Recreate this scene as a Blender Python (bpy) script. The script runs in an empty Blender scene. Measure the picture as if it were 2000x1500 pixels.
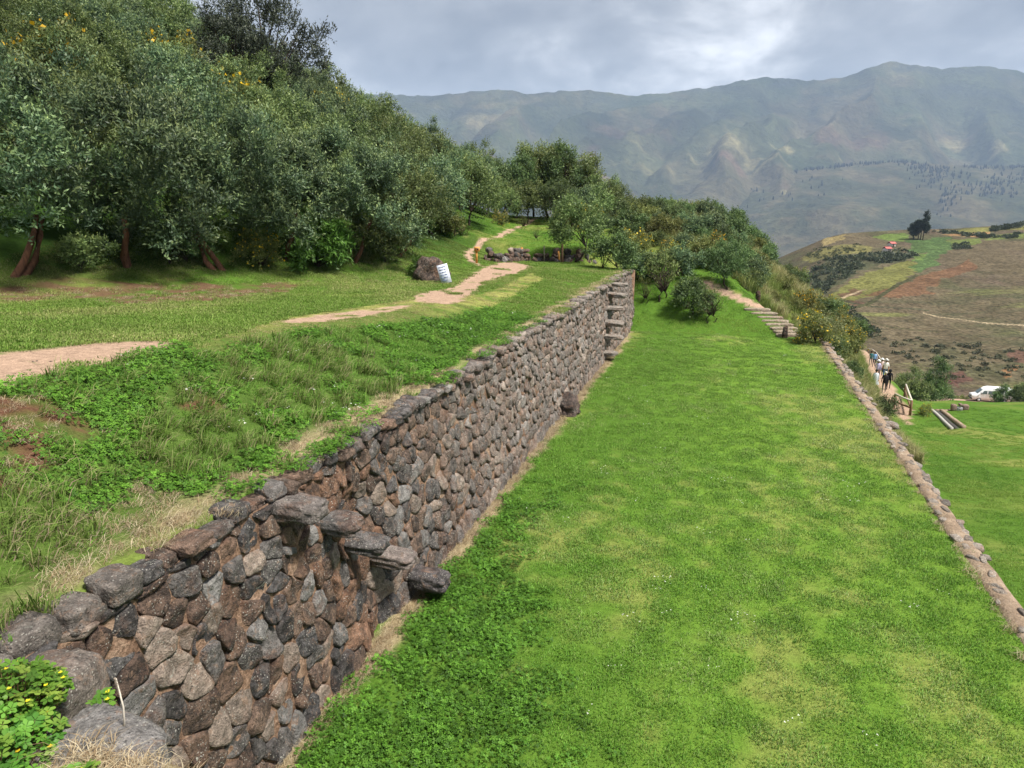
import bpy, bmesh, math, random
import numpy as np
from mathutils import Vector, Matrix, Euler

random.seed(7)
RNG = np.random.default_rng(7)
scene = bpy.context.scene
COL = scene.collection

# ------------------------------------------------------------------ camera, sky, sun, exposure
CAM_H, FPX = 5.2, 1370.0                     # eye height above the lower lawn, focal length in pixels of a 2000 px frame
PITCH = math.atan(344 / FPX)
YAW = math.radians(16.78)
cam_d = bpy.data.cameras.new('camera')
cam_d.sensor_width = 36.0
cam_d.lens = FPX / 2000 * 36.0
cam_d.clip_start, cam_d.clip_end = 0.1, 60000
cam = bpy.data.objects.new('camera', cam_d)
COL.objects.link(cam)
cam.location = (0, 0, CAM_H)
cam.rotation_euler = (math.radians(90) - PITCH, 0, YAW)
scene.camera = cam

SUN_EL, SUN_AZ = math.radians(58), math.radians(105)      # azimuth clockwise from +Y
world = bpy.data.worlds.new('World')
scene.world = world
world.use_nodes = True
wn, wl = world.node_tree.nodes, world.node_tree.links
wn.clear()
w_out = wn.new('ShaderNodeOutputWorld')
w_bg = wn.new('ShaderNodeBackground')
w_sky = wn.new('ShaderNodeTexSky')
w_sky.sky_type = 'NISHITA'
w_sky.sun_disc = False
w_sky.sun_elevation = SUN_EL
w_sky.sun_rotation = SUN_AZ
w_sky.altitude = 3400
w_tc = wn.new('ShaderNodeTexCoord')
w_sep = wn.new('ShaderNodeSeparateXYZ')
wl.new(w_tc.outputs['Generated'], w_sep.inputs[0])
def wmath(op, a, b=None, clamp=False):
    n = wn.new('ShaderNodeMath'); n.operation = op; n.use_clamp = clamp
    for i, v in enumerate((a, b)):
        if v is None: continue
        if isinstance(v, (int, float)): n.inputs[i].default_value = v
        else: wl.new(v, n.inputs[i])
    return n.outputs[0]
# cloud layer: the view direction is carried onto a flat cloud deck, so clouds shrink toward the horizon
zc = wmath('ADD', wmath('MAXIMUM', w_sep.outputs[2], 0.0), 0.42)
cx = wmath('DIVIDE', w_sep.outputs[0], zc)
cy = wmath('DIVIDE', w_sep.outputs[1], zc)
w_cmb = wn.new('ShaderNodeCombineXYZ')
wl.new(cx, w_cmb.inputs[0]); wl.new(cy, w_cmb.inputs[1])
def wnoise(scale, detail, rough, off, dist=0.0):
    m = wn.new('ShaderNodeMapping'); m.inputs['Location'].default_value = off
    wl.new(w_cmb.outputs[0], m.inputs[0])
    n = wn.new('ShaderNodeTexNoise')
    n.inputs['Scale'].default_value = scale; n.inputs['Detail'].default_value = detail
    n.inputs['Roughness'].default_value = rough; n.inputs['Distortion'].default_value = dist
    wl.new(m.outputs[0], n.inputs[0])
    return n.outputs[0]
big = wnoise(1.25, 8, 0.55, (4.7, 8.4, 0), 0.10)
mid = wnoise(3.4, 8, 0.60, (8.3, 4.1, 2), 0.25)
fine = wnoise(6.0, 6, 0.6, (1.0, 9.0, 5), 0.2)
dens = wmath('ADD', wmath('ADD', wmath('MULTIPLY', big, 0.54), wmath('MULTIPLY', mid, 0.48)), wmath('MULTIPLY', fine, 0.14))
dens = wmath('SUBTRACT', dens, wmath('MULTIPLY', wmath('SUBTRACT', 0.24, wmath('MINIMUM', w_sep.outputs[2], 0.24)), 0.22))
w_ramp = wn.new('ShaderNodeValToRGB')
cr = w_ramp.color_ramp
cr.interpolation = 'B_SPLINE'
cr.elements[0].position = 0.44; cr.elements[0].color = (1.0, 0.985, 0.965, 1)
cr.elements[1].position = 0.78; cr.elements[1].color = (0.12, 0.116, 0.112, 1)
for p, c in ((0.50, (0.64, 0.63, 0.615)), (0.55, (0.41, 0.403, 0.394)), (0.60, (0.285, 0.28, 0.274)), (0.68, (0.19, 0.186, 0.182))):
    e = cr.elements.new(p); e.color = (*c, 1)
wl.new(dens, w_ramp.inputs[0])
w_gain = wn.new('ShaderNodeVectorMath'); w_gain.operation = 'SCALE'
w_gain.inputs['Scale'].default_value = 3.3
wl.new(w_ramp.outputs[0], w_gain.inputs[0])
w_mix = wn.new('ShaderNodeMix'); w_mix.data_type = 'RGBA'
w_mix.inputs[0].default_value = 0.94           # nearly closed cloud cover
wl.new(w_sky.outputs[0], w_mix.inputs[6])
wl.new(w_gain.outputs[0], w_mix.inputs[7])
w_bg.inputs['Strength'].default_value = 0.12
wl.new(w_mix.outputs[2], w_bg.inputs[0])
wl.new(w_bg.outputs[0], w_out.inputs[0])

sun_d = bpy.data.lights.new('sun', 'SUN')
sun_d.energy = 2.3
sun_d.angle = math.radians(11)
sun_d.color = (1.0, 0.95, 0.87)
sun = bpy.data.objects.new('sun', sun_d)
COL.objects.link(sun)
sdir = Vector((math.sin(SUN_AZ) * math.cos(SUN_EL), math.cos(SUN_AZ) * math.cos(SUN_EL), math.sin(SUN_EL)))
sun.rotation_euler = sdir.to_track_quat('Z', 'Y').to_euler()

vs = scene.view_settings
vs.view_transform = 'Standard'; vs.look = 'None'; vs.gamma = 1.0; vs.use_curve_mapping = False
vs.exposure = 2.06
cy_ = scene.cycles
cy_.use_denoising = True
cy_.max_bounces = 6; cy_.diffuse_bounces = 3; cy_.glossy_bounces = 2; cy_.transmission_bounces = 3
cy_.transparent_max_bounces = 4; cy_.volume_bounces = 0

# ------------------------------------------------------------------ numeric helpers
def sstep(a, b, x):
    t = np.clip((np.asarray(x, float) - a) / (b - a), 0, 1)
    return t * t * (3 - 2 * t)
def splus(x, k=1.0):
    x = np.asarray(x, float) / k
    return k * np.where(x > 20, x, np.log1p(np.exp(np.minimum(x, 20))))
def _hash(ix, iy, iz, seed):
    h = (ix * 374761393 + iy * 668265263 + iz * 2147483647 + seed * 974634777) & 0xFFFFFFFF
    h = ((h ^ (h >> 13)) * 1274126177) & 0xFFFFFFFF
    h = h ^ (h >> 16)
    return (h & 0xFFFFFF) / float(0xFFFFFF)
def vnoise(x, y, z=0.0, seed=0):
    x, y, z = np.broadcast_arrays(np.asarray(x, float), np.asarray(y, float), np.asarray(z, float))
    xi, yi, zi = np.floor(x).astype(np.int64), np.floor(y).astype(np.int64), np.floor(z).astype(np.int64)
    f = [v - np.floor(v) for v in (x, y, z)]
    u = [t * t * t * (t * (t * 6 - 15) + 10) for t in f]
    r = 0
    for dx in (0, 1):
        for dy in (0, 1):
            for dz in (0, 1):
                w = (u[0] if dx else 1 - u[0]) * (u[1] if dy else 1 - u[1]) * (u[2] if dz else 1 - u[2])
                r = r + w * _hash(xi + dx, yi + dy, zi + dz, seed)
    return r * 2 - 1
def fbm(x, y, z=0.0, seed=0, oct=4, gain=0.5):
    a, s, t = 1.0, 0.0, 0.0
    for o in range(oct):
        s = s + a * vnoise(np.asarray(x) * 2 ** o, np.asarray(y) * 2 ** o, np.asarray(z) * 2 ** o, seed + o * 17)
        t += a; a *= gain
    return s / t
def unit(v): return v / (np.linalg.norm(v, axis=-1, keepdims=True) + 1e-9)
def interp(x, pts):
    return np.interp(x, [p[0] for p in pts], [p[1] for p in pts])
def in_poly(x, y, poly):
    x, y = np.asarray(x, float), np.asarray(y, float)
    r = np.zeros(np.broadcast(x, y).shape, bool)
    n = len(poly)
    for i in range(n):
        x0, y0 = poly[i]; x1, y1 = poly[(i + 1) % n]
        if y0 == y1: continue
        c = ((y0 > y) != (y1 > y)) & (x < (x1 - x0) * (y - y0) / (y1 - y0) + x0)
        r ^= c
    return r
def poly_dist(x, y, line):
    """distance to a polyline and the height interpolated along it (points are x, y, z)"""
    x, y = np.asarray(x, float), np.asarray(y, float)
    best = np.full(np.broadcast(x, y).shape, 1e9); bz = np.zeros_like(best)
    for (x0, y0, z0), (x1, y1, z1) in zip(line[:-1], line[1:]):
        dx, dy = x1 - x0, y1 - y0
        t = np.clip(((x - x0) * dx + (y - y0) * dy) / (dx * dx + dy * dy), 0, 1)
        d = np.hypot(x - x0 - t * dx, y - y0 - t * dy)
        bz = np.where(d < best, z0 + t * (z1 - z0), bz); best = np.minimum(best, d)
    return best, bz

# ------------------------------------------------------------------ the lie of the land (metres; wall runs along +Y)
SY, CY = math.sin(YAW), math.cos(YAW)
LOW_PATH = [(12.2, 48, -8.6), (12.8, 55, -9.0), (13.2, 62, -9.5), (14.0, 69, -9.8), (16.6, 87, -12.4), (19.3, 104, -14.4), (21.0, 121, -16.2), (20.0, 140, -19.0)]
ROAD = [(20.0, 124.0, -25.6), (41.0, 128.0, -25.8), (60, 126, -25.8), (110, 112, -24.5)]
def ground(x, y):
    """height of the hill ground: the upper terrace and wooded slope (x < -4.1), the back spur, the lower slope (x > 4)"""
    x, y = np.asarray(x, float), np.asarray(y, float)
    f = -SY * x + CY * y
    # upper terrace with the grass bank between coping and path
    P = interp(y, [(-10, 3.5), (7, 3.45), (12, 3.1), (17, 2.85), (22, 2.72), (33, 2.64)])
    w = interp(y, [(0, 2.9), (10, 2.8), (20, 2.4), (33, 2.0)])
    t = sstep(0, 1, (-4.5 - x) / w)
    up = 2.55 + (P - 2.55) * t
    lump = 0.10 * fbm(x * 0.9, y * 0.9, seed=3) + 0.05 * fbm(x * 2.6, y * 2.6, seed=5)
    up = up + lump * np.clip(t * (1 - t) * 4, 0, 1) * interp(y, [(0, 1.3), (14, 0.9), (22, 0.2)]) + 0.025 * fbm(x * .7, y * .7, seed=9)
    # behind the low rubble wall
    back = interp(y, [(33.4, 2.64), (34.4, 3.2), (41, 3.75), (48, 4.3), (56, 4.5), (66, 3.5), (90, -2), (140, -18), (200, -40)])
    left = np.where(y < 33.4, up, back)
    # wooded hillside
    xf = interp(y, [(-20, -24), (8, -20), (14, -17.4), (20, -13.2), (25, -10.6), (33, -10.6), (40, -12.0), (48, -15.0), (60, -19), (130, -30), (200, -40)])
    hill = 0.46 * splus(xf - x - 0.6, 1.2)
    hill = hill * (1 + 0.10 * fbm(x * .12, y * .12, seed=21))
    left = left + hill
    # back spur right of the terrace end
    hb = interp(y, [(30.4, 0.0), (32.5, 0.75), (35, 1.85), (41, 3.1), (48, 4.3), (56, 4.4), (66, 3.3), (90, -2), (140, -18), (200, -40)])
    m = sstep(-7.0, -4.3, x)
    m = np.where(y < 32.2, 1.0 * (x > -4.2), m)
    h = left * (1 - m) + hb * m
    xr = interp(y, [(30.4, 4.3), (32.5, 2.5), (35, 0.6), (41, -0.6), (48, -1.2), (56, -1.0), (90, 4), (140, 8)])
    kf = interp(y, [(30.4, 2.2), (33, 1.3), (38, 1.0), (45, .84), (53, .76), (58, .90)])
    h = h - (kf * splus(x - xr, 0.35) + 0.9 * splus(x - 7.6, 0.4) * sstep(34, 40, y)) * (y > 30.3)
    # lower slope below the right-hand retaining wall
    zl = np.where(f < 53, -2.2 - 0.14 * f, -9.62 - 0.285 * (f - 53))
    zl = zl - 0.10 * splus(f - 120, 5)
    zl = zl + 0.25 * fbm(x * .12, y * .12, seed=31)
    low = (x > 4.05) & (y < 30.3)
    k = 1.2
    hs = np.where(h - zl > 6, h, np.where(h - zl < -6, zl, k * np.log(np.exp(np.clip((h - zl) / k, -8, 8)) + 1) + zl))
    h = np.where(low, zl, hs)
    d, pz = poly_dist(x, y, LOW_PATH)
    wgt = np.exp(-(d / 2.2) ** 4) * (x > 5)
    h = h * (1 - wgt) + pz * wgt
    d, pz = poly_dist(x, y, ROAD)
    wgt = np.exp(-(d / 6.0) ** 4)
    h = h * (1 - wgt) + pz * wgt
    rough = 0.06 * fbm(x * .8, y * .8, seed=41) * sstep(31, 36, y) + 0.5 * fbm(x * .16, y * .16, seed=43) * sstep(40, 60, y)
    return h + rough * np.where(poly_dist(x, y, LOW_PATH)[0] < 3, 0.1, 1)
def lawn_h(x, y):
    return 0.02 * fbm(np.asarray(x) * .5, np.asarray(y) * .5, seed=51)
def surf(x, y):
    x, y = np.asarray(x, float), np.asarray(y, float)
    return np.where((x > -4.15) & (x < 4.05) & (y < 30.4), lawn_h(x, y), ground(x, y))
def fr(f, r):
    """forward / right of the camera heading -> world x, y"""
    return -SY * f + CY * r, CY * f + SY * r
_c, _s = math.cos(PITCH), math.sin(PITCH)
_fw = np.array([-SY * _c, CY * _c, -_s]); _rt = np.array([CY, SY, 0.0]); _up = np.cross(_rt, _fw)
def sight(px, py):
    d = _fw * FPX + _rt * (px - 1000) + _up * (750 - py)
    return d / np.linalg.norm(d)
def on_ground(px, py, fn=surf, t0=2.0, t1=260.0):
    """where a line of sight of the survey meets the ground"""
    d = sight(px, py)
    t = np.exp(np.linspace(math.log(t0), math.log(t1), 520))
    g = CAM_H + d[2] * t - fn(d[0] * t, d[1] * t)
    i = int(np.argmax(g < 0)) if (g < 0).any() else len(t) - 1
    lo, hi = t[max(i - 1, 0)], t[i]
    q = np.linspace(lo, hi, 24); e = CAM_H + d[2] * q - fn(d[0] * q, d[1] * q)
    j = max(1, int(np.argmax(e < 0)) if (e < 0).any() else 23)
    hi = float(q[j - 1] + (q[j] - q[j - 1]) * np.clip(e[j - 1] / (e[j - 1] - e[j] + 1e-12), 0, 1))
    return (float(d[0] * hi), float(d[1] * hi), float(fn(d[0] * hi, d[1] * hi)))
def ground_poly(pxs, fn=surf, t1=260.0):
    return [on_ground(a, b, fn, t1=t1)[:2] for a, b in pxs]

# ------------------------------------------------------------------ scene helpers
def np_mesh(name, V, F, cols=None, smooth=True):
    """mesh from arrays; F is an (n, k) array or a list of such arrays"""
    V = np.asarray(V, np.float32)
    Fs = [np.asarray(a, np.int32) for a in (F if isinstance(F, list) else [F]) if len(a)]
    me = bpy.data.meshes.new(name)
    me.vertices.add(len(V)); me.vertices.foreach_set('co', V.ravel())
    nl = sum(a.size for a in Fs); nf = sum(len(a) for a in Fs)
    me.loops.add(nl); me.polygons.add(nf)
    me.loops.foreach_set('vertex_index', np.concatenate([a.ravel() for a in Fs]))
    tot = np.concatenate([np.full(len(a), a.shape[1], np.int32) for a in Fs])
    me.polygons.foreach_set('loop_start', np.concatenate([[0], np.cumsum(tot)[:-1]]).astype(np.int32))
    me.polygons.foreach_set('loop_total', tot)
    if smooth: me.polygons.foreach_set('use_smooth', np.ones(nf, bool))
    me.update(calc_edges=True)
    if cols is not None: set_col(me, cols)
    return me
def set_col(me, cols):
    cols = np.asarray(cols, np.float32)
    a = me.attributes.new('Col', 'FLOAT_COLOR', 'POINT')
    c4 = np.ones((len(cols), 4), np.float32); c4[:, :3] = cols
    a.data.foreach_set('color', c4.ravel())
def link(name, me, mat=None, parent=None, loc=None, rot=None, scl=None, **props):
    o = bpy.data.objects.new(name, me)
    COL.objects.link(o)
    if mat is not None and me is not None and not me.materials: me.materials.append(mat)
    if parent is not None: o.parent = parent
    if loc is not None: o.location = loc
    if rot is not None: o.rotation_euler = rot
    if scl is not None: o.scale = (scl,) * 3 if isinstance(scl, (int, float)) else scl
    for k, v in props.items():
        if v is not None: o[k] = v
    return o
def empty(name, loc=(0, 0, 0), rot=(0, 0, 0), scl=None, **props):
    o = bpy.data.objects.new(name, None)
    o.empty_display_size = 0.2
    COL.objects.link(o)
    o.location = loc; o.rotation_euler = rot
    if scl is not None: o.scale = (scl,) * 3 if isinstance(scl, (int, float)) else scl
    for k, v in props.items():
        if v is not None: o[k] = v
    return o
def grid_mesh(name, xs, ys, hfun, colfun=None, keep=None):
    X, Y = np.meshgrid(xs, ys)
    Z = hfun(X, Y)
    V = np.stack([X.ravel(), Y.ravel(), Z.ravel()], 1)
    nx, ny = len(xs), len(ys)
    i = np.arange(nx * ny).reshape(ny, nx)
    F = np.stack([i[:-1, :-1].ravel(), i[:-1, 1:].ravel(), i[1:, 1:].ravel(), i[1:, :-1].ravel()], 1)
    if keep is not None:
        cxy = V[F].mean(1)
        F = F[keep(cxy[:, 0], cxy[:, 1])]
        used = np.unique(F); mp = np.zeros(len(V), np.int64); mp[used] = np.arange(len(used))
        V = V[used]; F = mp[F]
    cols = colfun(V[:, 0], V[:, 1], V[:, 2]) if colfun else None
    return np_mesh(name, V, F, cols)
class Geo:
    """collects vertices, faces and colours of one mesh"""
    def __init__(s): s.V, s.F3, s.F4, s.C, s.n = [], [], [], [], 0
    def add(s, V, F, col=None):
        V = np.asarray(V, float).reshape(-1, 3)
        for f in (F if isinstance(F, list) else [F]):
            f = np.asarray(f, int)
            if f.size == 0: continue
            (s.F3 if f.shape[1] == 3 else s.F4).append(f + s.n)
        s.V.append(V)
        if col is not None:
            c = np.asarray(col, float)
            s.C.append(np.broadcast_to(c, (len(V), 3)) if c.ndim == 1 else c)
        s.n += len(V)
    def mesh(s, name, smooth=True):
        F = ([np.concatenate(s.F3)] if s.F3 else []) + ([np.concatenate(s.F4)] if s.F4 else [])
        return np_mesh(name, np.concatenate(s.V), F, np.concatenate(s.C) if s.C else None, smooth)
    def box(s, c, size, rot=(0, 0, 0), col=None, taper=1.0):
        sx, sy, sz = [a / 2 for a in size]
        v = np.array([(-sx, -sy, -sz), (sx, -sy, -sz), (sx, sy, -sz), (-sx, sy, -sz),
                      (-sx * taper, -sy * taper, sz), (sx * taper, -sy * taper, sz), (sx * taper, sy * taper, sz), (-sx * taper, sy * taper, sz)])
        R = np.array(Euler(rot).to_matrix())
        s.add(v @ R.T + np.array(c), np.array([(0, 3, 2, 1), (4, 5, 6, 7), (0, 1, 5, 4), (1, 2, 6, 5), (2, 3, 7, 6), (3, 0, 4, 7)]), col)
    def tube(s, pts, radii, sides=8, col=None, caps=True):
        pts = [np.array(p, float) for p in pts]
        rings = []
        up = np.array([0, 0, 1.0])
        for i, p in enumerate(pts):
            d = pts[min(i + 1, len(pts) - 1)] - pts[max(i - 1, 0)]
            d /= np.linalg.norm(d) + 1e-9
            a = np.cross(d, up if abs(d[2]) < 0.95 else np.array([1.0, 0, 0])); a /= np.linalg.norm(a)
            b = np.cross(d, a)
            th = np.arange(sides) / sides * 2 * math.pi
            r = radii[i] if not isinstance(radii, (int, float)) else radii
            rings.append(p + r * (np.cos(th)[:, None] * a + np.sin(th)[:, None] * b))
        V = np.concatenate(rings + ([pts[0][None], pts[-1][None]] if caps else []))
        q = []
        for i in range(len(pts) - 1):
            for j in range(sides):
                k = (j + 1) % sides
                q.append((i * sides + j, i * sides + k, (i + 1) * sides + k, (i + 1) * sides + j))
        t = []
        if caps:
            a, b = len(pts) * sides, len(pts) * sides + 1
            for j in range(sides):
                k = (j + 1) % sides
                t.append((a, k, j)); t.append((b, (len(pts) - 1) * sides + j, (len(pts) - 1) * sides + k))
        s.add(V, [np.array(q)] + ([np.array(t)] if t else []), col)

# ------------------------------------------------------------------ materials
class Mat:
    def __init__(s, name, rough=0.9, spec=0.2, color=(0.5, 0.5, 0.5)):
        s.m = bpy.data.materials.new(name); s.m.use_nodes = True
        s.n, s.l = s.m.node_tree.nodes, s.m.node_tree.links
        s.b = s.n['Principled BSDF']; s.out = s.n['Material Output']
        s.b.inputs['Roughness'].default_value = rough
        s.b.inputs['Specular IOR Level'].default_value = spec
        s.b.inputs['Base Color'].default_value = (*color, 1)
    def attr(s, name, inst=False):
        a = s.n.new('ShaderNodeAttribute'); a.attribute_name = name
        if inst: a.attribute_type = 'INSTANCER'
        return a.outputs['Color']
    def coord(s, kind='Object'):
        return s.n.new('ShaderNodeTexCoord').outputs[kind]
    def geo(s): return s.n.new('ShaderNodeNewGeometry').outputs['Position']
    def noise(s, scale, detail=4, rough=0.55, vec=None, out=0, dist=0.0):
        n = s.n.new('ShaderNodeTexNoise')
        n.inputs['Scale'].default_value = scale; n.inputs['Detail'].default_value = detail
        n.inputs['Roughness'].default_value = rough; n.inputs['Distortion'].default_value = dist
        s.l.new(vec if vec is not None else s.geo(), n.inputs['Vector'])
        return n.outputs[out]
    def voro(s, scale, vec=None, feature='F1', out='Distance'):
        n = s.n.new('ShaderNodeTexVoronoi'); n.feature = feature
        n.inputs['Scale'].default_value = scale
        s.l.new(vec if vec is not None else s.geo(), n.inputs['Vector'])
        return n.outputs[out]
    def ramp(s, fac, stops, interp='LINEAR'):
        r = s.n.new('ShaderNodeValToRGB'); r.color_ramp.interpolation = interp
        els = r.color_ramp.elements
        while len(els) < len(stops): els.new(0.5)
        for e, (p, c) in zip(els, stops):
            e.position = p; e.color = (*(c if hasattr(c, '__len__') else (c, c, c)), 1)
        s.l.new(fac, r.inputs[0]); return r.outputs[0]
    def mix(s, fac, a, b, mode='MIX'):
        n = s.n.new('ShaderNodeMix'); n.data_type = 'RGBA'; n.blend_type = mode
        for sock, v in ((n.inputs[0], fac), (n.inputs[6], a), (n.inputs[7], b)):
            if isinstance(v, (int, float)): sock.default_value = v
            elif isinstance(v, tuple): sock.default_value = (*v, 1)
            else: s.l.new(v, sock)
        return n.outputs[2]
    def math(s, op, a, b=0.0):
        n = s.n.new('ShaderNodeMath'); n.operation = op
        for i, v in enumerate((a, b)):
            if isinstance(v, (int, float)): n.inputs[i].default_value = v
            else: s.l.new(v, n.inputs[i])
        return n.outputs[0]
    def color(s, c):
        if isinstance(c, tuple): s.b.inputs['Base Color'].default_value = (*c, 1)
        else: s.l.new(c, s.b.inputs['Base Color'])
    def bump(s, h, strength=0.5, dist=0.02):
        n = s.n.new('ShaderNodeBump'); n.inputs['Strength'].default_value = strength; n.inputs['Distance'].default_value = dist
        s.l.new(h, n.inputs['Height'])
        s.l.new(n.outputs[0], s.b.inputs['Normal'])
    def translucent(s, col, fac=0.3):
        t = s.n.new('ShaderNodeBsdfTranslucent'); x = s.n.new('ShaderNodeMixShader')
        x.inputs[0].default_value = fac
        s.l.new(col, t.inputs['Color'])
        s.l.new(s.b.outputs[0], x.inputs[1]); s.l.new(t.outputs[0], x.inputs[2])
        s.l.new(x.outputs[0], s.out.inputs[0])

def mat_ground():
    m = Mat('ground_turf', 1.0, 0.05)
    c = m.attr('Col')
    n1 = m.noise(9.0, 6, 0.65); n2 = m.noise(55.0, 4, 0.7)
    c = m.mix(1.0, c, m.ramp(n1, [(0.3, 0.72), (0.7, 1.25)]), 'MULTIPLY')
    c = m.mix(1.0, c, m.ramp(n2, [(0.3, 0.66), (0.7, 1.3)]), 'MULTIPLY')
    m.color(c)
    m.bump(m.math('ADD', n1, m.math('MULTIPLY', n2, 0.5)), 0.7, 0.04)
    return m.m
def mat_dirt():
    m = Mat('trodden_earth', 1.0, 0.05)
    n1 = m.noise(1.3, 6, 0.6); n2 = m.noise(14, 6, 0.7); v = m.voro(26)
    c = m.ramp(n1, [(0.25, (0.27, 0.175, 0.12)), (0.55, (0.35, 0.245, 0.175)), (0.8, (0.42, 0.32, 0.24))])
    c = m.mix(1.0, c, m.ramp(n2, [(0.3, 0.72), (0.7, 1.2)]), 'MULTIPLY')
    c = m.mix(m.ramp(v, [(0.05, 0.5), (0.16, 0.0)]), c, (0.46, 0.38, 0.30))
    m.color(c); m.bump(m.math('ADD', n2, m.math('MULTIPLY', v, -0.6)), 0.6, 0.02)
    return m.m
def mat_far(name, scale, bump_d, grain=(0.72, 1.25)):
    m = Mat(name, 1.0, 0.02)
    c = m.attr('Col')
    n1 = m.noise(scale, 8, 0.62); n2 = m.noise(scale * 7, 6, 0.65)
    c = m.mix(1.0, c, m.ramp(n1, [(0.3, 0.7), (0.7, 1.25)]), 'MULTIPLY')
    c = m.mix(1.0, c, m.ramp(n2, [(0.32, grain[0]), (0.68, grain[1])]), 'MULTIPLY')
    m.color(c); m.bump(m.math('ADD', n1, m.math('MULTIPLY', n2, 0.4)), 1.0, bump_d)
    return m.m
def mat_stone():
    m = Mat('andesite_stone', 0.88, 0.25)
    c = m.attr('Col')
    lum = m.n.new('ShaderNodeRGBToBW'); m.l.new(c, lum.inputs[0])
    cf = m.n.new('ShaderNodeMath'); cf.operation = 'SUBTRACT'; cf.use_clamp = True; cf.inputs[0].default_value = 1.12
    m.l.new(m.math('MULTIPLY', lum.outputs[0], 4.0), cf.inputs[1])
    pos = m.geo()
    big = m.noise(3.2, 5, 0.6, pos); med = m.noise(13, 7, 0.68, pos); fin = m.noise(62, 6, 0.7, pos)
    c = m.mix(1.0, c, m.ramp(med, [(0.28, 0.40), (0.5, 0.95), (0.72, 1.6)]), 'MULTIPLY')
    c = m.mix(1.0, c, m.ramp(fin, [(0.3, 0.55), (0.7, 1.4)]), 'MULTIPLY')
    # flaked tan and pink patches
    c = m.mix(m.math('MULTIPLY', m.ramp(m.noise(9.0, 8, 0.74, pos, dist=0.5), [(0.55, 0.0), (0.61, 1.0)]), 0.62), c, (0.30, 0.195, 0.135))
    # red earth washed over the faces
    c = m.mix(m.math('MULTIPLY', m.ramp(m.noise(2.3, 6, 0.7, pos), [(0.52, 0.0), (0.66, 1.0)]), 0.5), c, (0.19, 0.092, 0.055))
    # black weathering crust
    c = m.mix(m.math('MULTIPLY', m.ramp(m.noise(7.5, 9, 0.78, pos, dist=0.4), [(0.49, 0.0), (0.545, 1.0)]), m.math('MULTIPLY', cf.outputs[0], 0.95)), c, (0.020, 0.018, 0.018))
    # pits
    c = m.mix(m.math('MULTIPLY', m.ramp(m.voro(27, pos), [(0.10, 1.0), (0.2, 0.0)]), 0.7), c, (0.015, 0.013, 0.012))
    # pale lichen
    lv = m.voro(40, pos); lg = m.ramp(m.noise(4.1, 4, 0.6, pos), [(0.47, 0.0), (0.6, 1.0)])
    c = m.mix(m.math('MULTIPLY', m.ramp(lv, [(0.18, 1.0), (0.27, 0.0)]), m.math('MULTIPLY', lg, 0.85)), c, (0.47, 0.455, 0.40))
    lp = m.ramp(m.noise(7.5, 8, 0.75, pos, dist=0.6), [(0.62, 0.0), (0.66, 1.0)])
    c = m.mix(m.math('MULTIPLY', lp, 0.7), c, (0.37, 0.375, 0.32))
    m.color(c)
    pit = m.ramp(m.voro(21, pos), [(0.0, 0.0), (0.22, 1.0)])
    h = m.math('ADD', m.math('ADD', m.math('MULTIPLY', big, 0.8), med), m.math('ADD', m.math('MULTIPLY', fin, 0.35), m.math('MULTIPLY', pit, 0.25)))
    m.bump(h, 1.0, 0.075)
    return m.m
def mat_mortar():
    m = Mat('mud_mortar', 1.0, 0.05)
    n1 = m.noise(4, 6, 0.65); n2 = m.noise(32, 6, 0.7)
    c = m.ramp(n1, [(0.3, (0.095, 0.056, 0.038)), (0.52, (0.235, 0.150, 0.102)), (0.72, (0.38, 0.27, 0.195))])
    c = m.mix(1.0, c, m.ramp(n2, [(0.3, 0.5), (0.7, 1.3)]), 'MULTIPLY')
    m.color(c); m.bump(m.math('ADD', n1, n2), 0.9, 0.03)
    return m.m
def mat_tan_mortar():
    m = Mat('dry_earth_mortar', 1.0, 0.05)
    n1 = m.noise(3, 6, 0.65); n2 = m.noise(28, 6, 0.7); v = m.voro(17)
    c = m.ramp(n1, [(0.3, (0.20, 0.145, 0.10)), (0.55, (0.31, 0.235, 0.17)), (0.78, (0.40, 0.33, 0.25))])
    c = m.mix(1.0, c, m.ramp(n2, [(0.3, 0.6), (0.7, 1.25)]), 'MULTIPLY')
    c = m.mix(m.ramp(v, [(0.06, 0.7), (0.2, 0.0)]), c, (0.26, 0.23, 0.21))
    m.color(c); m.bump(m.math('ADD', n1, n2), 0.9, 0.04)
    return m.m
def mat_leaf(name, trans=0.28, rough=0.5, vary=0.25, spec=0.3):
    m = Mat(name, rough, spec)
    c = m.attr('Col')
    oi = m.n.new('ShaderNodeObjectInfo')
    h = m.n.new('ShaderNodeHueSaturation')
    m.l.new(m.math('ADD', m.math('MULTIPLY', oi.outputs['Random'], 0.03), 0.485), h.inputs['Hue'])
    m.l.new(m.math('ADD', m.math('MULTIPLY', oi.outputs['Random'], vary * 2), 1 - vary), h.inputs['Value'])
    m.l.new(c, h.inputs['Color'])
    m.color(h.outputs[0])
    m.translucent(h.outputs[0], trans)
    return m.m
def mat_grass(name, trans=0.35):
    m = Mat(name, 0.6, 0.2)
    c = m.mix(1.0, m.attr('Col'), m.attr('tint', True), 'MULTIPLY')
    m.color(c); m.translucent(c, trans)
    return m.m
def mat_bark(name, a, b):
    m = Mat(name, 0.9, 0.15)
    tc = m.coord('Object')
    mp = m.n.new('ShaderNodeMapping'); mp.inputs['Scale'].default_value = (9, 9, 2.0)
    m.l.new(tc, mp.inputs[0])
    n = m.noise(2.0, 7, 0.7, mp.outputs[0])
    m.color(m.ramp(n, [(0.3, a), (0.7, b)])); m.bump(n, 0.8, 0.03)
    return m.m
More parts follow.
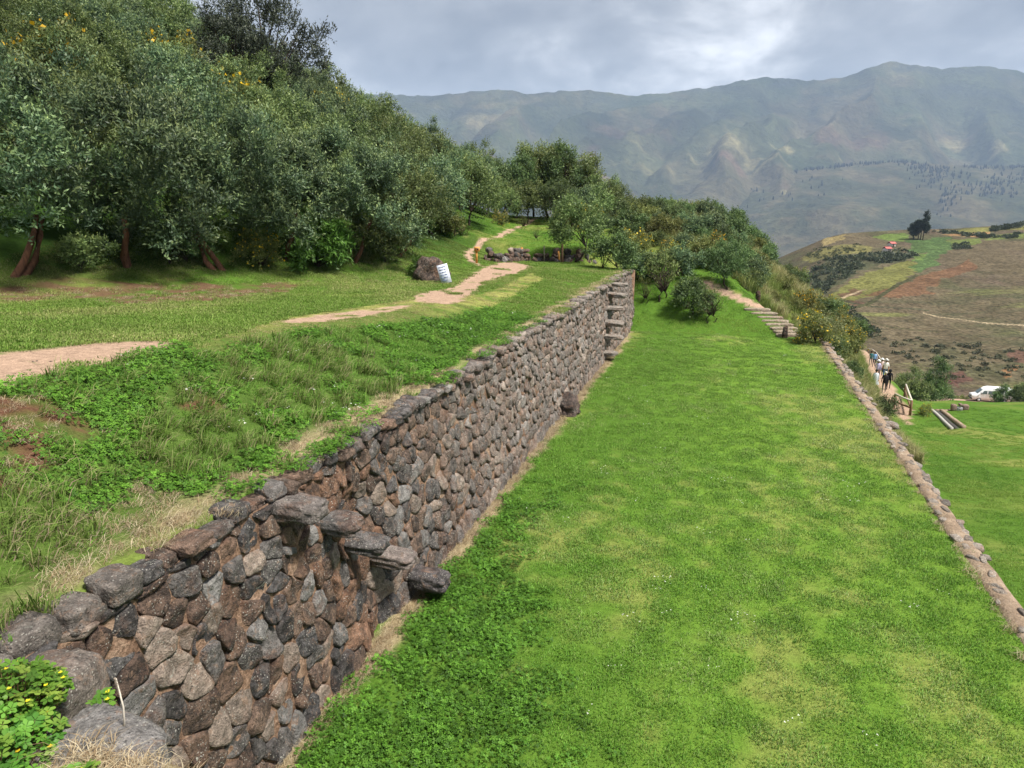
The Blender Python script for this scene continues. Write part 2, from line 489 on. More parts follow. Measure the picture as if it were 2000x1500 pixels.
def mat_plain(name, color, rough=0.6, spec=0.4, var=0.25, scale=12, metal=0.0):
    m = Mat(name, rough, spec)
    n = m.noise(scale, 5, 0.6, m.coord('Object'))
    m.color(m.mix(1.0, tuple(color), m.ramp(n, [(0.3, 1 - var), (0.7, 1 + var)]), 'MULTIPLY'))
    m.b.inputs['Metallic'].default_value = metal
    return m.m
def mat_cloth(name, color): return mat_plain(name, color, 0.9, 0.1, 0.2, 9)

MT = {
    'ground': mat_ground(), 'dirt': mat_dirt(), 'stone': mat_stone(), 'mortar': mat_mortar(), 'tan': mat_tan_mortar(),
    'leaf': mat_leaf('tree_leaf'), 'shrub': mat_leaf('shrub_leaf', 0.3, 0.55, 0.3), 'herb': mat_leaf('herb_leaf', 0.4, 0.5, 0.1, 0.25),
    'grass': mat_grass('grass_blade'), 'bark': mat_bark('red_bark', (0.04, 0.02, 0.014), (0.20, 0.095, 0.055)),
    'bark_dark': mat_bark('dark_bark', (0.02, 0.015, 0.012), (0.08, 0.06, 0.045)),
    'midhill': mat_far('field_ground', 0.10, 0.9, (0.42, 1.6)), 'mountain': mat_far('mountain_ground', 0.0040, 42.0, (0.6, 1.4)),
}

# ------------------------------------------------------------------ ground colours (true albedos)
G_LUSH = np.array((0.068, 0.136, 0.018)); G_LAWN = np.array((0.100, 0.180, 0.024)); G_YEL = np.array((0.215, 0.215, 0.065))
G_DARK = np.array((0.030, 0.062, 0.012)); G_OLIVE = np.array((0.105, 0.125, 0.030)); EARTH = np.array((0.34, 0.235, 0.17))
RED = np.array((0.105, 0.052, 0.033)); STRAW = np.array((0.40, 0.31, 0.19)); LITTER = np.array((0.125, 0.072, 0.045))
def lerp(a, b, t): return a + (b - a) * np.asarray(t)[..., None]

def swell(p, k):
    cx_, cy__ = np.mean([q[0] for q in p]), np.mean([q[1] for q in p]); return [(cx_ + (a - cx_) * k, cy__ + (b - cy__) * k) for a, b in p]
PATHS = [swell(ground_poly(p), k) for p, k in (
    ([(-60, 702), (30, 686), (110, 676), (200, 668), (300, 664), (338, 668), (322, 680), (260, 690), (195, 706), (110, 722), (40, 738), (-60, 758)], 1.03),
    ([(548, 626), (610, 617), (690, 607), (760, 598), (797, 596), (770, 606), (700, 618), (640, 626), (585, 630)], 1.08),
    ([(812, 574), (850, 566), (880, 563), (905, 548), (935, 530), (955, 519), (990, 513), (1012, 517), (1036, 523), (1018, 530), (1000, 536), (975, 542),
     (948, 553), (930, 562), (945, 566), (920, 574), (905, 584), (880, 589), (845, 588), (822, 584)], 1.10),
)]
TRACK = [on_ground(a, b) for a, b in ((1046, 426), (1030, 438), (1008, 446), (985, 456), (960, 466), (938, 474), (922, 486), (914, 500), (925, 512), (940, 520))]
SIDE_PATH = [on_ground(a, b) for a, b in ((1374, 552), (1400, 563), (1440, 580), (1485, 601), (1520, 622), (1550, 640), (1578, 656))]
SOIL = [ground_poly([(-60, 790), (60, 775), (130, 800), (220, 815), (190, 870), (110, 880), (90, 930), (40, 960), (-60, 1010)]),
        ground_poly([(365, 775), (395, 770), (400, 795), (385, 808), (365, 800)])]
LITTER_P = ground_poly([(-60, 575), (0, 560), (120, 545), (330, 548), (480, 555), (620, 552), (560, 572), (420, 585), (260, 596), (120, 578), (-60, 600)])
WORN = ground_poly([(330, 690), (420, 660), (560, 620), (700, 600), (830, 580), (940, 575), (1010, 545), (1040, 530), (1060, 545), (960, 600), (860, 625), (700, 640), (560, 650), (430, 690)])
def path_mask(x, y, soft=0.0):
    n = 0.16 * fbm(x * 2.2, y * 2.2, seed=61) + 0.08 * fbm(x * 7, y * 7, seed=62)
    r = np.zeros(np.shape(x), bool)
    for p in PATHS: r |= in_poly(x + n, y + n * 0.7, p)
    r &= ~((fbm(x * 3.1, y * 3.1, seed=63) > .48) & (y > 12))
    d, _ = poly_dist(x, y, TRACK); r |= d < 0.17 + 0.6 * n
    d, _ = poly_dist(x, y, SIDE_PATH); r |= d < 0.30 + 0.4 * n
    d, _ = poly_dist(x, y, LOW_PATH); r |= (d < (0.95 + n) * sstep(49.5, 56, y))
    return r
def poly_soft(x, y, poly, a=0.5, f=1.6, seed=71):
    n = a * fbm(x * f, y * f, seed=seed); k = a * fbm(x * f, y * f, seed=seed + 9)
    return in_poly(x + n, y + k, poly)
def ground_col(x, y, z):
    n = fbm(x * .35, y * .35, seed=81); n2 = fbm(x * 1.7, y * 1.7, seed=82)
    c = lerp(np.broadcast_to(G_LUSH, (len(x), 3)), G_YEL * 0.8 + G_LAWN * 0.2, sstep(-0.1, 0.7, n) * 0.55)
    xf = interp(y, [(-20, -24), (8, -20), (14, -17.4), (20, -13.2), (25, -10.6), (33, -10.6), (40, -12.0), (48, -15.0), (60, -19), (130, -30)])
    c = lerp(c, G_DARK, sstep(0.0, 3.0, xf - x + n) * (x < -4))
    c = lerp(c, G_OLIVE, sstep(36, 44, y + 2 * n2) * (x > -7) * (x < 10))
    c = lerp(c, G_YEL, sstep(0.1, 0.5, n2 + n) * (x > -13) * (y > 34) * (y < 50) * 0.5)
    w = in_poly(x, y, WORN)
    c = lerp(c, G_YEL * 1.1, w * sstep(-0.7, 0.3, n2) * 0.95)
    c = lerp(c, LITTER, poly_soft(x, y, LITTER_P) * sstep(-0.5, 0.2, fbm(x * 2.1, y * 2.1, seed=84)) * 0.95)
    bk = sstep(-7.8, -6.8, x) * sstep(-4.3, -4.6, x) * sstep(18, 13, y)
    c = lerp(c, np.array((0.058, 0.098, 0.020)), bk * 0.8)
    for s_ in SOIL: c = lerp(c, RED, poly_soft(x, y, s_, 0.35) * sstep(-0.4, 0.2, fbm(x * 3.3, y * 3.3, seed=85)))
    dstraw = sstep(0.30, 0.02, np.abs(x + 4.36) + 0.32 * n2 + 0.15 * n) * (y < 32.5)
    c = lerp(c, STRAW * 0.8, dstraw * 0.85)
    c = lerp(c, EARTH, path_mask(x, y) * 1.0)
    d, _ = poly_dist(x, y, ROAD); c = lerp(c, np.array((0.33, 0.22, 0.17)), d < 5.0)
    return c
def lawn_col(x, y, z):
    n = fbm(x * .55, y * .3, seed=91); n2 = fbm(x * 2.5, y * 2.5, seed=92)
    c = lerp(np.broadcast_to(G_LUSH, (len(x), 3)), G_LAWN, sstep(-2.8, 1.0, x + n))
    c = lerp(c, G_YEL, sstep(0.05, 0.6, n * 0.8 + n2 * 0.5 + 0.25 * sstep(0, 3, x) - 0.1) * 0.6)
    c = lerp(c, STRAW * 0.7, sstep(0.26, 0.04, np.abs(x + 3.74) + 0.24 * n2) * 0.9)
    return c

# upper terrace and wooded slope, spur, lower slope: one hillside with a cut for the terrace
xs = np.unique(np.concatenate([np.arange(-90, -26, 1.5), np.arange(-26, -14, 0.35), np.arange(-14, -4.2, 0.11), [-4.16, -4.14], np.linspace(-4.0, 4.1, 46), [4.14],
                               np.arange(4.4, 26, 0.4), np.arange(26, 130, 1.6)]))
ys = np.unique(np.concatenate([np.arange(-12, 1, 0.8), np.arange(1, 26, 0.11), np.arange(26, 30.2, 0.14), [30.4], np.arange(30.6, 60, 0.25), np.arange(60, 240, 1.5)]))
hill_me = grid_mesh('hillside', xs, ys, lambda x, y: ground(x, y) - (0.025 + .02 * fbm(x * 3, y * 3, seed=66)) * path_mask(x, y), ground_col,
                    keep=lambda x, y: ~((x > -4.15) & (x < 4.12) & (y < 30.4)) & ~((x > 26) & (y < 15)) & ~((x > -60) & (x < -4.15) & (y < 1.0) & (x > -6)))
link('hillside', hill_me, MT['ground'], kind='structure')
lawn_me = grid_mesh('lawn_terrace', np.linspace(-4.0, 4.0, 110), np.linspace(-6, 30.42, 420), lawn_h, lawn_col)
link('lawn', lawn_me, MT['ground'], kind='structure')
link('valley', np_mesh('valley', [(-30000, -20000, -425), (30000, -20000, -425), (30000, 40000, -425), (-30000, 40000, -425)], np.array([(0, 1, 2, 3)]),
     np.tile((0.09, 0.10, 0.05), (4, 1))), MT['mountain'], kind='structure')
#@@NEXT
# ------------------------------------------------------------------ far country: field hill, tree-lined slope, mountain range
def elev(px, py):
    d = sight(px, py); return d[2] / math.hypot(d[0] * -SY + d[1] * CY, 0) if True else 0
def slope_of(py):                                  # rise per metre of forward distance at a picture height
    u = (750 - py) * _c - FPX * _s; f = FPX * _c + (750 - py) * _s
    return u / f
def lat_of(px, py):
    f = FPX * _c + (750 - py) * _s
    return (px - 1000) / f
CREST = [(1400, 540), (1500, 515), (1560, 488), (1610, 466), (1650, 456), (1700, 453), (1780, 449), (1860, 447), (1930, 442), (2000, 437), (2300, 415)]
FC = 450.0
_cr = [(lat_of(a, b) * FC, CAM_H + slope_of(b) * FC) for a, b in CREST]
def mid_h_fr(f, r):
    zc_ = interp(r / np.maximum(f, 60) * FC, _cr)
    t = np.array([150, 190, 240, 320, 420, 450, 480, 700]); 
    v = np.interp(f, t, [-44, -41, -35, -25, -12.5, -8.3, -9.5, -60])
    s = sstep(150, 450, f)
    z = v + (zc_ + 8.3) * s
    return z + 1.6 * fbm(f * .02, r * .02, seed=101) * sstep(170, 240, f) * (1 - 0.7 * sstep(380, 450, f)) + 0.5 * fbm(f * .07, r * .07, seed=102)
def mid_h(x, y):
    x, y = np.asarray(x, float), np.asarray(y, float)
    return mid_h_fr(-SY * x + CY * y, CY * x + SY * y)
FIELD = dict(
    corn=((0.155, 0.165, 0.035), [(1610, 612), (1680, 590), (1740, 563), (1785, 540), (1790, 512), (1770, 508), (1700, 530), (1640, 560), (1600, 590)]),
    green=((0.045, 0.125, 0.028), [(1778, 470), (1850, 462), (1862, 480), (1838, 500), (1820, 520), (1790, 532), (1782, 524), (1800, 505), (1806, 492), (1778, 496)]),
    light_green=((0.115, 0.20, 0.03), [(1700, 462), (1760, 455), (1776, 458), (1776, 472), (1740, 470)]),
    light_green2=((0.115, 0.17, 0.03), [(1850, 470), (1920, 463), (1915, 475), (1870, 485)]),
    light_green3=((0.10, 0.19, 0.03), [(1782, 497), (1805, 494), (1800, 508), (1788, 512)]),
    tan=((0.33, 0.26, 0.11), [(1590, 472), (1620, 464), (1655, 458), (1650, 466), (1610, 480)]),
    tan2=((0.36, 0.20, 0.09), [(1830, 457), (1930, 452), (1925, 462), (1860, 462)]),
    corn2=((0.20, 0.20, 0.05), [(1820, 450), (2060, 434), (2060, 446), (1880, 454)]),
    green4=((0.14, 0.19, 0.04), [(1930, 462), (2060, 448), (2060, 458), (1935, 470)]),
    red=((0.15, 0.066, 0.035), [(1685, 578), (1760, 555), (1830, 528), (1900, 506), (1912, 520), (1850, 548), (1800, 575), (1760, 584), (1720, 580)]),
    red2=((0.12, 0.052, 0.035), [(1632, 575), (1665, 562), (1682, 570), (1665, 580), (1640, 585)]),
    red3=((0.10, 0.045, 0.035), [(1656, 588), (1690, 592), (1682, 600), (1655, 596)]),
    scrub=((0.045, 0.058, 0.028), [(1580, 535), (1620, 505), (1690, 495), (1760, 490), (1790, 500), (1760, 512), (1700, 520), (1640, 555), (1590, 575)]),
    yellow=((0.20, 0.19, 0.06), [(1560, 505), (1600, 488), (1670, 478), (1700, 482), (1690, 495), (1630, 500), (1580, 515)]),
    redb=((0.11, 0.04, 0.04), [(1840, 735), (1880, 728), (1900, 742), (1870, 758), (1842, 752)]),
    redc=((0.11, 0.045, 0.04), [(1975, 690), (2050, 680), (2050, 720), (1980, 705)]),
    redd=((0.10, 0.05, 0.035), [(1670, 640), (1710, 632), (1712, 646), (1680, 650)]),
    redf=((0.30, 0.15, 0.07), [(1952, 730), (1975, 712), (1985, 716), (1965, 738)]),
)
FIELD = {k: (np.array(c) * .55 + np.array((.075, .066, .042)) * .4, ground_poly(p, mid_h, t1=900)) for k, (c, p) in FIELD.items()}
LINES = [([on_ground(a, b, mid_h, t1=900) for a, b in pts], w, np.array(c)) for pts, w, c in (
    ([(1805, 612), (1860, 622), (1930, 631), (2000, 636), (2060, 640)], 0.7, (0.25, 0.20, 0.13)),
    ([(1640, 586), (1665, 592), (1700, 598), (1760, 602), (1810, 606)], 0.9, (0.05, 0.05, 0.03)),
    ([(1645, 582), (1660, 576), (1690, 566)], 0.7, (0.22, 0.17, 0.11)),
    ([(1610, 616), (1700, 592), (1790, 538)], 1.1, (0.05, 0.05, 0.025)),
    ([(1660, 620), (1740, 640), (1830, 648)], 0.8, (0.06, 0.055, 0.03)),
)]
def mid_col(x, y, z):
    n = fbm(x * .03, y * .03, seed=111); n2 = fbm(x * .15, y * .15, seed=112, oct=5)
    f = -SY * x + CY * y
    c = lerp(np.broadcast_to(np.array((0.090, 0.073, 0.046)), (len(x), 3)), np.array((0.068, 0.066, 0.036)), sstep(-0.2, 0.5, n + 0.4 * n2))
    c = lerp(c, np.array((0.092, 0.068, 0.052)), sstep(0.0, 0.5, fbm(x * .05, y * .02, seed=113)) * 0.7)
    c = lerp(c, np.array((0.055, 0.058, 0.032)), sstep(0.18, 0.5, fbm(f * .16, (CY * x + SY * y) * .035, seed=114)) * sstep(330, 230, f) * 0.8)
    c = lerp(c, np.array((0.15, 0.17, 0.05)), sstep(0.25, 0.6, fbm(f * .12, (CY * x + SY * y) * .03, seed=115)) * sstep(330, 230, f) * 0.6)
    for col, p in FIELD.values():
        m = poly_soft(x, y, p, 4.0, 0.12, 117)
        c = np.where(m[:, None], c * 0.15 + 0.85 * col * (1 + 0.25 * n2[:, None]), c)
    for ln, w, col in LINES:
        d, _ = poly_dist(x + 0.8 * n2, y + 0.8 * n2, ln); c = np.where((d < w)[:, None], col, c)
    return c
ff = np.unique(np.concatenate([np.arange(130, 470, 0.9), np.arange(470, 560, 6)])); rr = np.arange(-20, 1, 0.0075) if False else np.linspace(0.28, 0.80, 330)
Fg, Rg = np.meshgrid(ff, rr, indexing='ij'); Rg = Rg * Fg
Xg, Yg = fr(Fg, Rg); Zg = mid_h_fr(Fg, Rg)
def sheet(name, X, Y, Z, colf, mat, **kw):
    V = np.stack([X.ravel(), Y.ravel(), Z.ravel()], 1); a, b = X.shape
    i = np.arange(a * b).reshape(a, b)
    F = np.stack([i[:-1, :-1].ravel(), i[:-1, 1:].ravel(), i[1:, 1:].ravel(), i[1:, :-1].ravel()], 1)
    return link(name, np_mesh(name, V, F, colf(V[:, 0], V[:, 1], V[:, 2])), mat, **kw)
sheet('field_hill', Xg, Yg, Zg, mid_col, MT['midhill'], kind='structure')

# mountain range behind the valley
RIDGE = [(-900, 215), (0, 200), (500, 192), (700, 186), (760, 183), (830, 188), (900, 182), (985, 175), (1010, 177), (1030, 186), (1100, 176), (1180, 178), (1240, 187), (1300, 183), (1370, 172),
         (1450, 158), (1500, 150), (1580, 158), (1650, 150), (1700, 131), (1740, 121), (1790, 128), (1850, 134), (1920, 130), (2000, 141), (2300, 150), (2900, 180)]
FR_ = 6000.0
_rg = [(lat_of(a, b) * FR_, CAM_H + slope_of(b) * FR_) for a, b in RIDGE]
f1 = np.concatenate([np.linspace(2700, 6000, 190), np.linspace(6060, 7600, 16)]); u1 = np.linspace(-1.05, 1.15, 470)
Fm, Um = np.meshgrid(f1, u1, indexing='ij')
Rm = Um * Fm
zr = interp(Um * FR_, _rg)
tm = np.clip((Fm - 2700) / (FR_ - 2700), 0, 1)
base = -270 + (zr + 270) * (0.50 * tm + 0.50 * tm ** 1.9)
warp = 420 * fbm(Rm / 1500, Fm / 1500, seed=201)
diag = Rm + 0.55 * (FR_ - Fm) + warp
rid = (1 - np.abs(fbm(diag / 760, Fm / 3400, seed=203, oct=3))) ** 2
rid2 = 1 - np.abs(fbm((Rm - 0.2 * Fm + warp * 0.5) / 300, Fm / 1300, seed=205, oct=4))
env = np.sin(np.pi * np.clip(tm, 0, 1)) ** 0.8 * (tm < 1) * (.35 + .65 * sstep(.1, .5, tm))
zm = base + env * (430 * (rid - 0.72) + 90 * (rid2 - 0.78)) + env * (26 * fbm(Rm / 110, Fm / 110, seed=207) + 60 * (0.5 - np.abs(fbm(Rm / 210 + warp / 500, Fm / 700, seed=208, oct=4))))
zm = np.where(Fm > FR_, zr - (Fm - FR_) * 0.45, zm)
zm = zm + 14 * fbm(Um * 90, Fm / 500, seed=209) * sstep(0.55, 1.0, tm)
xm, ym = fr(Fm, Rm)
def mtn_col(x, y, z):
    f = -SY * x + CY * y; r = CY * x + SY * y
    n = fbm(x / 600, y / 600, seed=211); n2 = fbm(x / 130, y / 130, seed=212)
    c = lerp(np.broadcast_to(np.array((0.062, 0.070, 0.034)), (len(x), 3)), np.array((0.125, 0.108, 0.060)), sstep(-0.2, 0.5, n + 0.3 * n2))
    c = lerp(c, np.array((0.045, 0.060, 0.028)), sstep(0.05, 0.6, fbm(x / 350, y / 350, seed=214)) * 0.8)
    c = lerp(c, np.array((0.15, 0.085, 0.065)), sstep(0.2, 0.6, fbm(x / 280, y / 280, seed=215)) * sstep(900, 200, z) * 0.7)
    c = lerp(c, np.array((0.21, 0.185, 0.095)), (sstep(0.32, 0.45, fbm(x / 210, y / 140, seed=216)) * sstep(700, 300, z) * sstep(300, 1400, r)) * 0.8)
    c = lerp(c, np.array((0.055, 0.062, 0.045)), sstep(0.1, 0.5, fbm(r / 240, z / 70, seed=217)) * sstep(480, 760, z) * 0.8)
    return c * (.74 + .5 * fbm(x / 420, y / 420, seed=218))[:, None]  # cloud shadow over the range put into the albedo; patches are ground tone
sheet('mountain_range', xm, ym, zm, mtn_col, MT['mountain'], kind='structure')

# nearer slope with the tree belts
RIDGE2 = [(900, 640), (1120, 540), (1200, 492), (1280, 452), (1350, 412), (1450, 372), (1560, 333), (1650, 323), (1750, 316), (1850, 322), (2000, 325), (2400, 330)]
FR2 = 4200.0
_rg2 = [(lat_of(a, b) * FR2, CAM_H + slope_of(b) * FR2) for a, b in RIDGE2]
f2 = np.concatenate([np.linspace(1900, 4200, 120), np.linspace(4260, 5200, 14)]); u2 = np.linspace(-0.1, 0.95, 240)
F2, U2 = np.meshgrid(f2, u2, indexing='ij'); R2 = U2 * F2
z2r = interp(U2 * FR2, _rg2)
def slope2(Fq, Uq):
    Rq = Uq * Fq; tq = np.clip((Fq - 1900) / 2300, 0, 1); zq = interp(Uq * FR2, _rg2)
    b_ = -420 + (zq + 420) * tq
    w_ = 260 * fbm(Rq / 960, Fq / 960, seed=221)
    g = 1 - np.abs(fbm((Rq + 0.35 * Fq + w_) / 520, Fq / 2000, seed=223, oct=4))
    e_ = np.sin(np.pi * tq) * (tq < 1)
    z_ = b_ + e_ * (170 * (g - 0.75) + 11 * fbm(Rq / 100, Fq / 100, seed=225))
    return np.where(Fq > FR2, zq - (Fq - FR2) * 0.5, z_)
def slope2_col(x, y, z):
    n = fbm(x / 260, y / 260, seed=231); n2 = fbm(x / 60, y / 60, seed=232)
    c = lerp(np.broadcast_to(np.array((0.075, 0.080, 0.040)), (len(x), 3)), np.array((0.14, 0.12, 0.066)), sstep(-0.2, 0.5, n + 0.4 * n2))
    c = lerp(c, np.array((0.060, 0.070, 0.036)), sstep(0.1, 0.5, fbm(x / 150, y / 150, seed=233)) * 0.8)
    return c * .68  # nearer slope darkened in its colour for the same cloud shadow
x2, y2 = fr(F2, R2)
sheet('mountain_slope', x2, y2, slope2(F2, U2), slope2_col, MT['mountain'], kind='structure')

def blob_tree(g, p, h, w, col, sides=6):
    """a far tree: uneven stacked rings"""
    rad = [0.12, 0.85, 1.0, 0.72, 0.25]; hh = [0.0, 0.22, 0.45, 0.75, 0.97]
    V = []
    for a, b in zip(rad, hh):
        th = np.arange(sides) / sides * 2 * math.pi + random.random()
        rj = a * w * RNG.uniform(0.7, 1.25, sides)
        V.append(np.stack([rj * np.cos(th), rj * np.sin(th), b * h + RNG.uniform(-.06, .06, sides) * h], 1))
    V = np.concatenate(V + [np.array([[0, 0, h]])]) + np.array(p)
    q = [(i * sides + j, i * sides + (j + 1) % sides, (i + 1) * sides + (j + 1) % sides, (i + 1) * sides + j) for i in range(4) for j in range(sides)]
    t = [(4 * sides + j, 4 * sides + (j + 1) % sides, 5 * sides) for j in range(sides)]
    g.add(V, [np.array(q), np.array(t)], np.array(col) * random.uniform(0.7, 1.25))
g = Geo()
def far_tree(f, u, hh):
    x, y = fr(f, u * f); z = float(slope2(np.array(f), np.array(u)))
    blob_tree(g, (x, y, z - 1), hh, hh * random.uniform(0.14, 0.28), (0.016, 0.028, 0.018))
def belt(p0, p1, n, f0, f1, spread, hh=(9, 24)):
    for _ in range(n):
        k = random.random(); u = lat_of(p0[0] + (p1[0] - p0[0]) * k, 340)
        far_tree(f0 + (f1 - f0) * k + random.gauss(0, spread), u + random.gauss(0, 0.002), random.uniform(*hh))
belt((1330, 0), (1790, 0), 330, 4180, 4185, 14)                 # along the ridge
belt((1250, 0), (1480, 0), 150, 3800, 4130, 70)
belt((1880, 0), (2080, 0), 110, 4150, 4175, 16)
for cxp, fm, sp, sf, n in ((1830, 3950, 26, 110, 110), (1800, 4070, 20, 60, 40), (1900, 3720, 26, 90, 60), (1960, 3640, 26, 90, 60), (1990, 4010, 20, 60, 40), (1860, 3430, 12, 90, 34), (1560, 3820, 60, 90, 20)):
    for _ in range(n): far_tree(random.gauss(fm, sf), lat_of(random.gauss(cxp, sp), 340), random.uniform(11, 24))
link('far_trees', g.mesh('far_trees'), MT['shrub'], kind='stuff', label='dark belts of trees on the hazy far mountainside', category='trees')
#@@NEXT2
# ------------------------------------------------------------------ the terrace wall
def clip_poly(poly, px, py, nx, ny):
    out = []
    n = len(poly)
    for i in range(n):
        a, b = poly[i], poly[(i + 1) % n]
        da = (a[0] - px) * nx + (a[1] - py) * ny; db = (b[0] - px) * nx + (b[1] - py) * ny
        if da <= 0: out.append(a)
        if (da < 0 < db) or (db < 0 < da):
            t = da / (da - db); out.append((a[0] + t * (b[0] - a[0]), a[1] + t * (b[1] - a[1])))
    return out
def voronoi(seeds, box):
    S = np.array(seeds); cells = []
    x0, x1, y0, y1 = box
    for i, (sx, sy) in enumerate(S):
        poly = [(x0, y0), (x1, y0), (x1, y1), (x0, y1)]
        d = np.hypot(*(S - S[i]).T)
        for j in np.argsort(d)[1:20]:
            mx, my = (S[i] + S[j]) / 2; nx, ny = S[j] - S[i]
            poly = clip_poly(poly, mx, my, nx, ny)
            if len(poly) < 3: break
        cells.append(poly)
    return cells
def chaikin(P, q=0.25):
    P = np.asarray(P); N = np.roll(P, -1, 0)
    return np.stack([P * (1 - q) + N * q, P * q + N * (1 - q)], 1).reshape(-1, 2)
def resample(P, n):
    Q = np.vstack([P, P[:1]]); s = np.concatenate([[0], np.cumsum(np.hypot(*np.diff(Q, axis=0).T))])
    t = np.arange(n) / n * s[-1]
    return np.stack([np.interp(t, s, Q[:, 0]), np.interp(t, s, Q[:, 1])], 1)
STONE_COLS = [((0.105, 0.100, 0.100), 5), ((0.16, 0.148, 0.14), 5), ((0.075, 0.068, 0.066), 4), ((0.17, 0.115, 0.085), 4), ((0.22, 0.14, 0.10), 2.2),
              ((0.34, 0.27, 0.22), 2.6), ((0.13, 0.085, 0.064), 4), ((0.25, 0.24, 0.23), 2.6)]
_pc = np.array([c for c, _ in STONE_COLS]); _pw = np.array([w for _, w in STONE_COLS]); _pw = _pw / _pw.sum()
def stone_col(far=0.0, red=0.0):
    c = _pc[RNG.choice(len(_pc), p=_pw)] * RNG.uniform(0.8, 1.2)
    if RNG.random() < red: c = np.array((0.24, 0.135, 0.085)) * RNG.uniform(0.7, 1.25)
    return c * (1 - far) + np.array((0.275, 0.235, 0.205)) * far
WALL_Y0, WALL_Y1, WALL_T = 2.2, 32.0, 2.45
def wall_x(s, t):
    s, t = np.asarray(s, float), np.asarray(t, float)
    x = -3.80 - 0.10 * t + 0.05 * fbm(s * .35, t * .5, seed=301)
    x = x - 0.17 * np.exp(-((s - 6.95 - (1.2 - t) * 0.15) / 0.42) ** 2) * sstep(2.2, 1.7, t)
    x = x - 0.10 * np.exp(-((s - 24.6) / 0.6) ** 2)
    return x
def stone_geo(poly, n, seed, bulge, gap, fine=False):
    P = np.asarray(poly); c = P.mean(0)
    P = P + RNG.normal(0, .012, P.shape)
    P = resample(chaikin(P, 0.13), n)
    d = P - c; L = np.hypot(*d.T)[:, None]
    P = c + d * np.maximum(0.5, (L - gap) / L)
    tilt = RNG.uniform(-0.22, 0.22, 2)
    prof = ((1.02, -0.13), (1.0, 0.0), (0.955, 0.72), (0.78, 0.95), (0.5, 1.0), (0.25, 1.0)) if fine else ((1.02, -0.13), (1.0, 0.0), (0.94, 0.72), (0.62, 1.0))
    rings = []
    for k, (sc, dep) in enumerate(prof):
        Q = c + (P - c) * sc
        e = dep if k == 0 else bulge * dep
        rough = (0.012 if k == 1 else 0.034) * vnoise(Q[:, 0] * 6.5, Q[:, 1] * 6.5, seed * 1.7, 303) + 0.016 * vnoise(Q[:, 0] * 17, Q[:, 1] * 17, seed * 1.7, 304)
        dd = e + ((Q - c) @ tilt + rough) * (1.0 if k else 0.0)
        rings.append(np.column_stack([Q, dd]))
    m_ = len(prof)
    rings.append(np.array([[c[0], c[1], rings[-1][:, 2].mean()]]))
    V = np.concatenate(rings)
    q = [(i * n + j, i * n + (j + 1) % n, (i + 1) * n + (j + 1) % n, (i + 1) * n + j) for i in range(m_ - 1) for j in range(n)]
    t = [((m_ - 1) * n + j, (m_ - 1) * n + (j + 1) % n, m_ * n) for j in range(n)]
    X = wall_x(V[:, 0], V[:, 1]) + V[:, 2]
    return np.column_stack([X, V[:, 0], V[:, 1]]), [np.array(q), np.array(t)]
terrace_wall = empty('terrace_wall', (-3.9, 17, 0), kind='thing', label='long rubble stone terrace wall with projecting stair stones above the lawn', category='stone wall')
def rel(o):                                        # children keep world coordinates under an offset parent
    return Matrix.Translation(-Vector(o.location))
def part(name, me, mat, parent, **kw):
    o = link(name, me, mat, parent, **kw); o.matrix_parent_inverse = rel(parent); return o
seeds = []
t_ = 0.12
row = 0
while t_ < WALL_T + 0.1:
    rh = RNG.uniform(0.19, 0.31)
    s_ = WALL_Y0 - 0.2 + RNG.uniform(0, .3)
    while s_ < WALL_Y1 + 0.2:
        wd = RNG.choice([0.15, 0.22, 0.29, 0.40], p=[.20, .36, .30, .14])
        seeds.append((s_ + wd / 2 + RNG.normal(0, .03), t_ + rh * .35 + RNG.normal(0, 0.04)))
        s_ += wd
    t_ += rh * 0.96
cells = voronoi(seeds, (WALL_Y0, WALL_Y1, -0.12, WALL_T))
order = sorted(range(len(cells)), key=lambda i: seeds[i][0])
order = [i for i in order if len(cells[i]) >= 3]
rest = Geo()
for k, i in enumerate(order):
    s = seeds[i][0]
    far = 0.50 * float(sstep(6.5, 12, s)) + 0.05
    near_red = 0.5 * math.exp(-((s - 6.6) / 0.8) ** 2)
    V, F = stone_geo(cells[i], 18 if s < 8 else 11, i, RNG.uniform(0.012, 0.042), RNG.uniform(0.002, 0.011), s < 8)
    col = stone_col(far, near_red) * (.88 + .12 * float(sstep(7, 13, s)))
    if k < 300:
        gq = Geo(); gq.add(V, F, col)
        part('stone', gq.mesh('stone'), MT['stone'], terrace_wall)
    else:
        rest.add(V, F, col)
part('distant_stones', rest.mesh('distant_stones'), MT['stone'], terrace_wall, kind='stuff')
ss = np.arange(WALL_Y0, WALL_Y1 + .05, 0.10); tt = np.arange(-0.15, 2.50, 0.09)
Sg, Tg = np.meshgrid(ss, tt, indexing='ij')
Xw = wall_x(Sg, Tg) - 0.010 + 0.024 * fbm(Sg * 4, Tg * 4, seed=305)
i_ = np.arange(Sg.size).reshape(Sg.shape)
part('mortar', np_mesh('mortar', np.stack([Xw.ravel(), Sg.ravel(), Tg.ravel()], 1),
     np.stack([i_[:-1, :-1].ravel(), i_[1:, :-1].ravel(), i_[1:, 1:].ravel(), i_[:-1, 1:].ravel()], 1)), MT['mortar'], terrace_wall)
# end return and earth core behind the face
gq = Geo(); gq.box((-4.9, WALL_Y1 + 0.02, 1.2), (2.0, 0.3, 2.55)); gq.box((-4.32, (WALL_Y0 + WALL_Y1) / 2, 2.41), (0.42, WALL_Y1 - WALL_Y0, 0.14))
part('core', gq.mesh('core', False), MT['mortar'], terrace_wall)

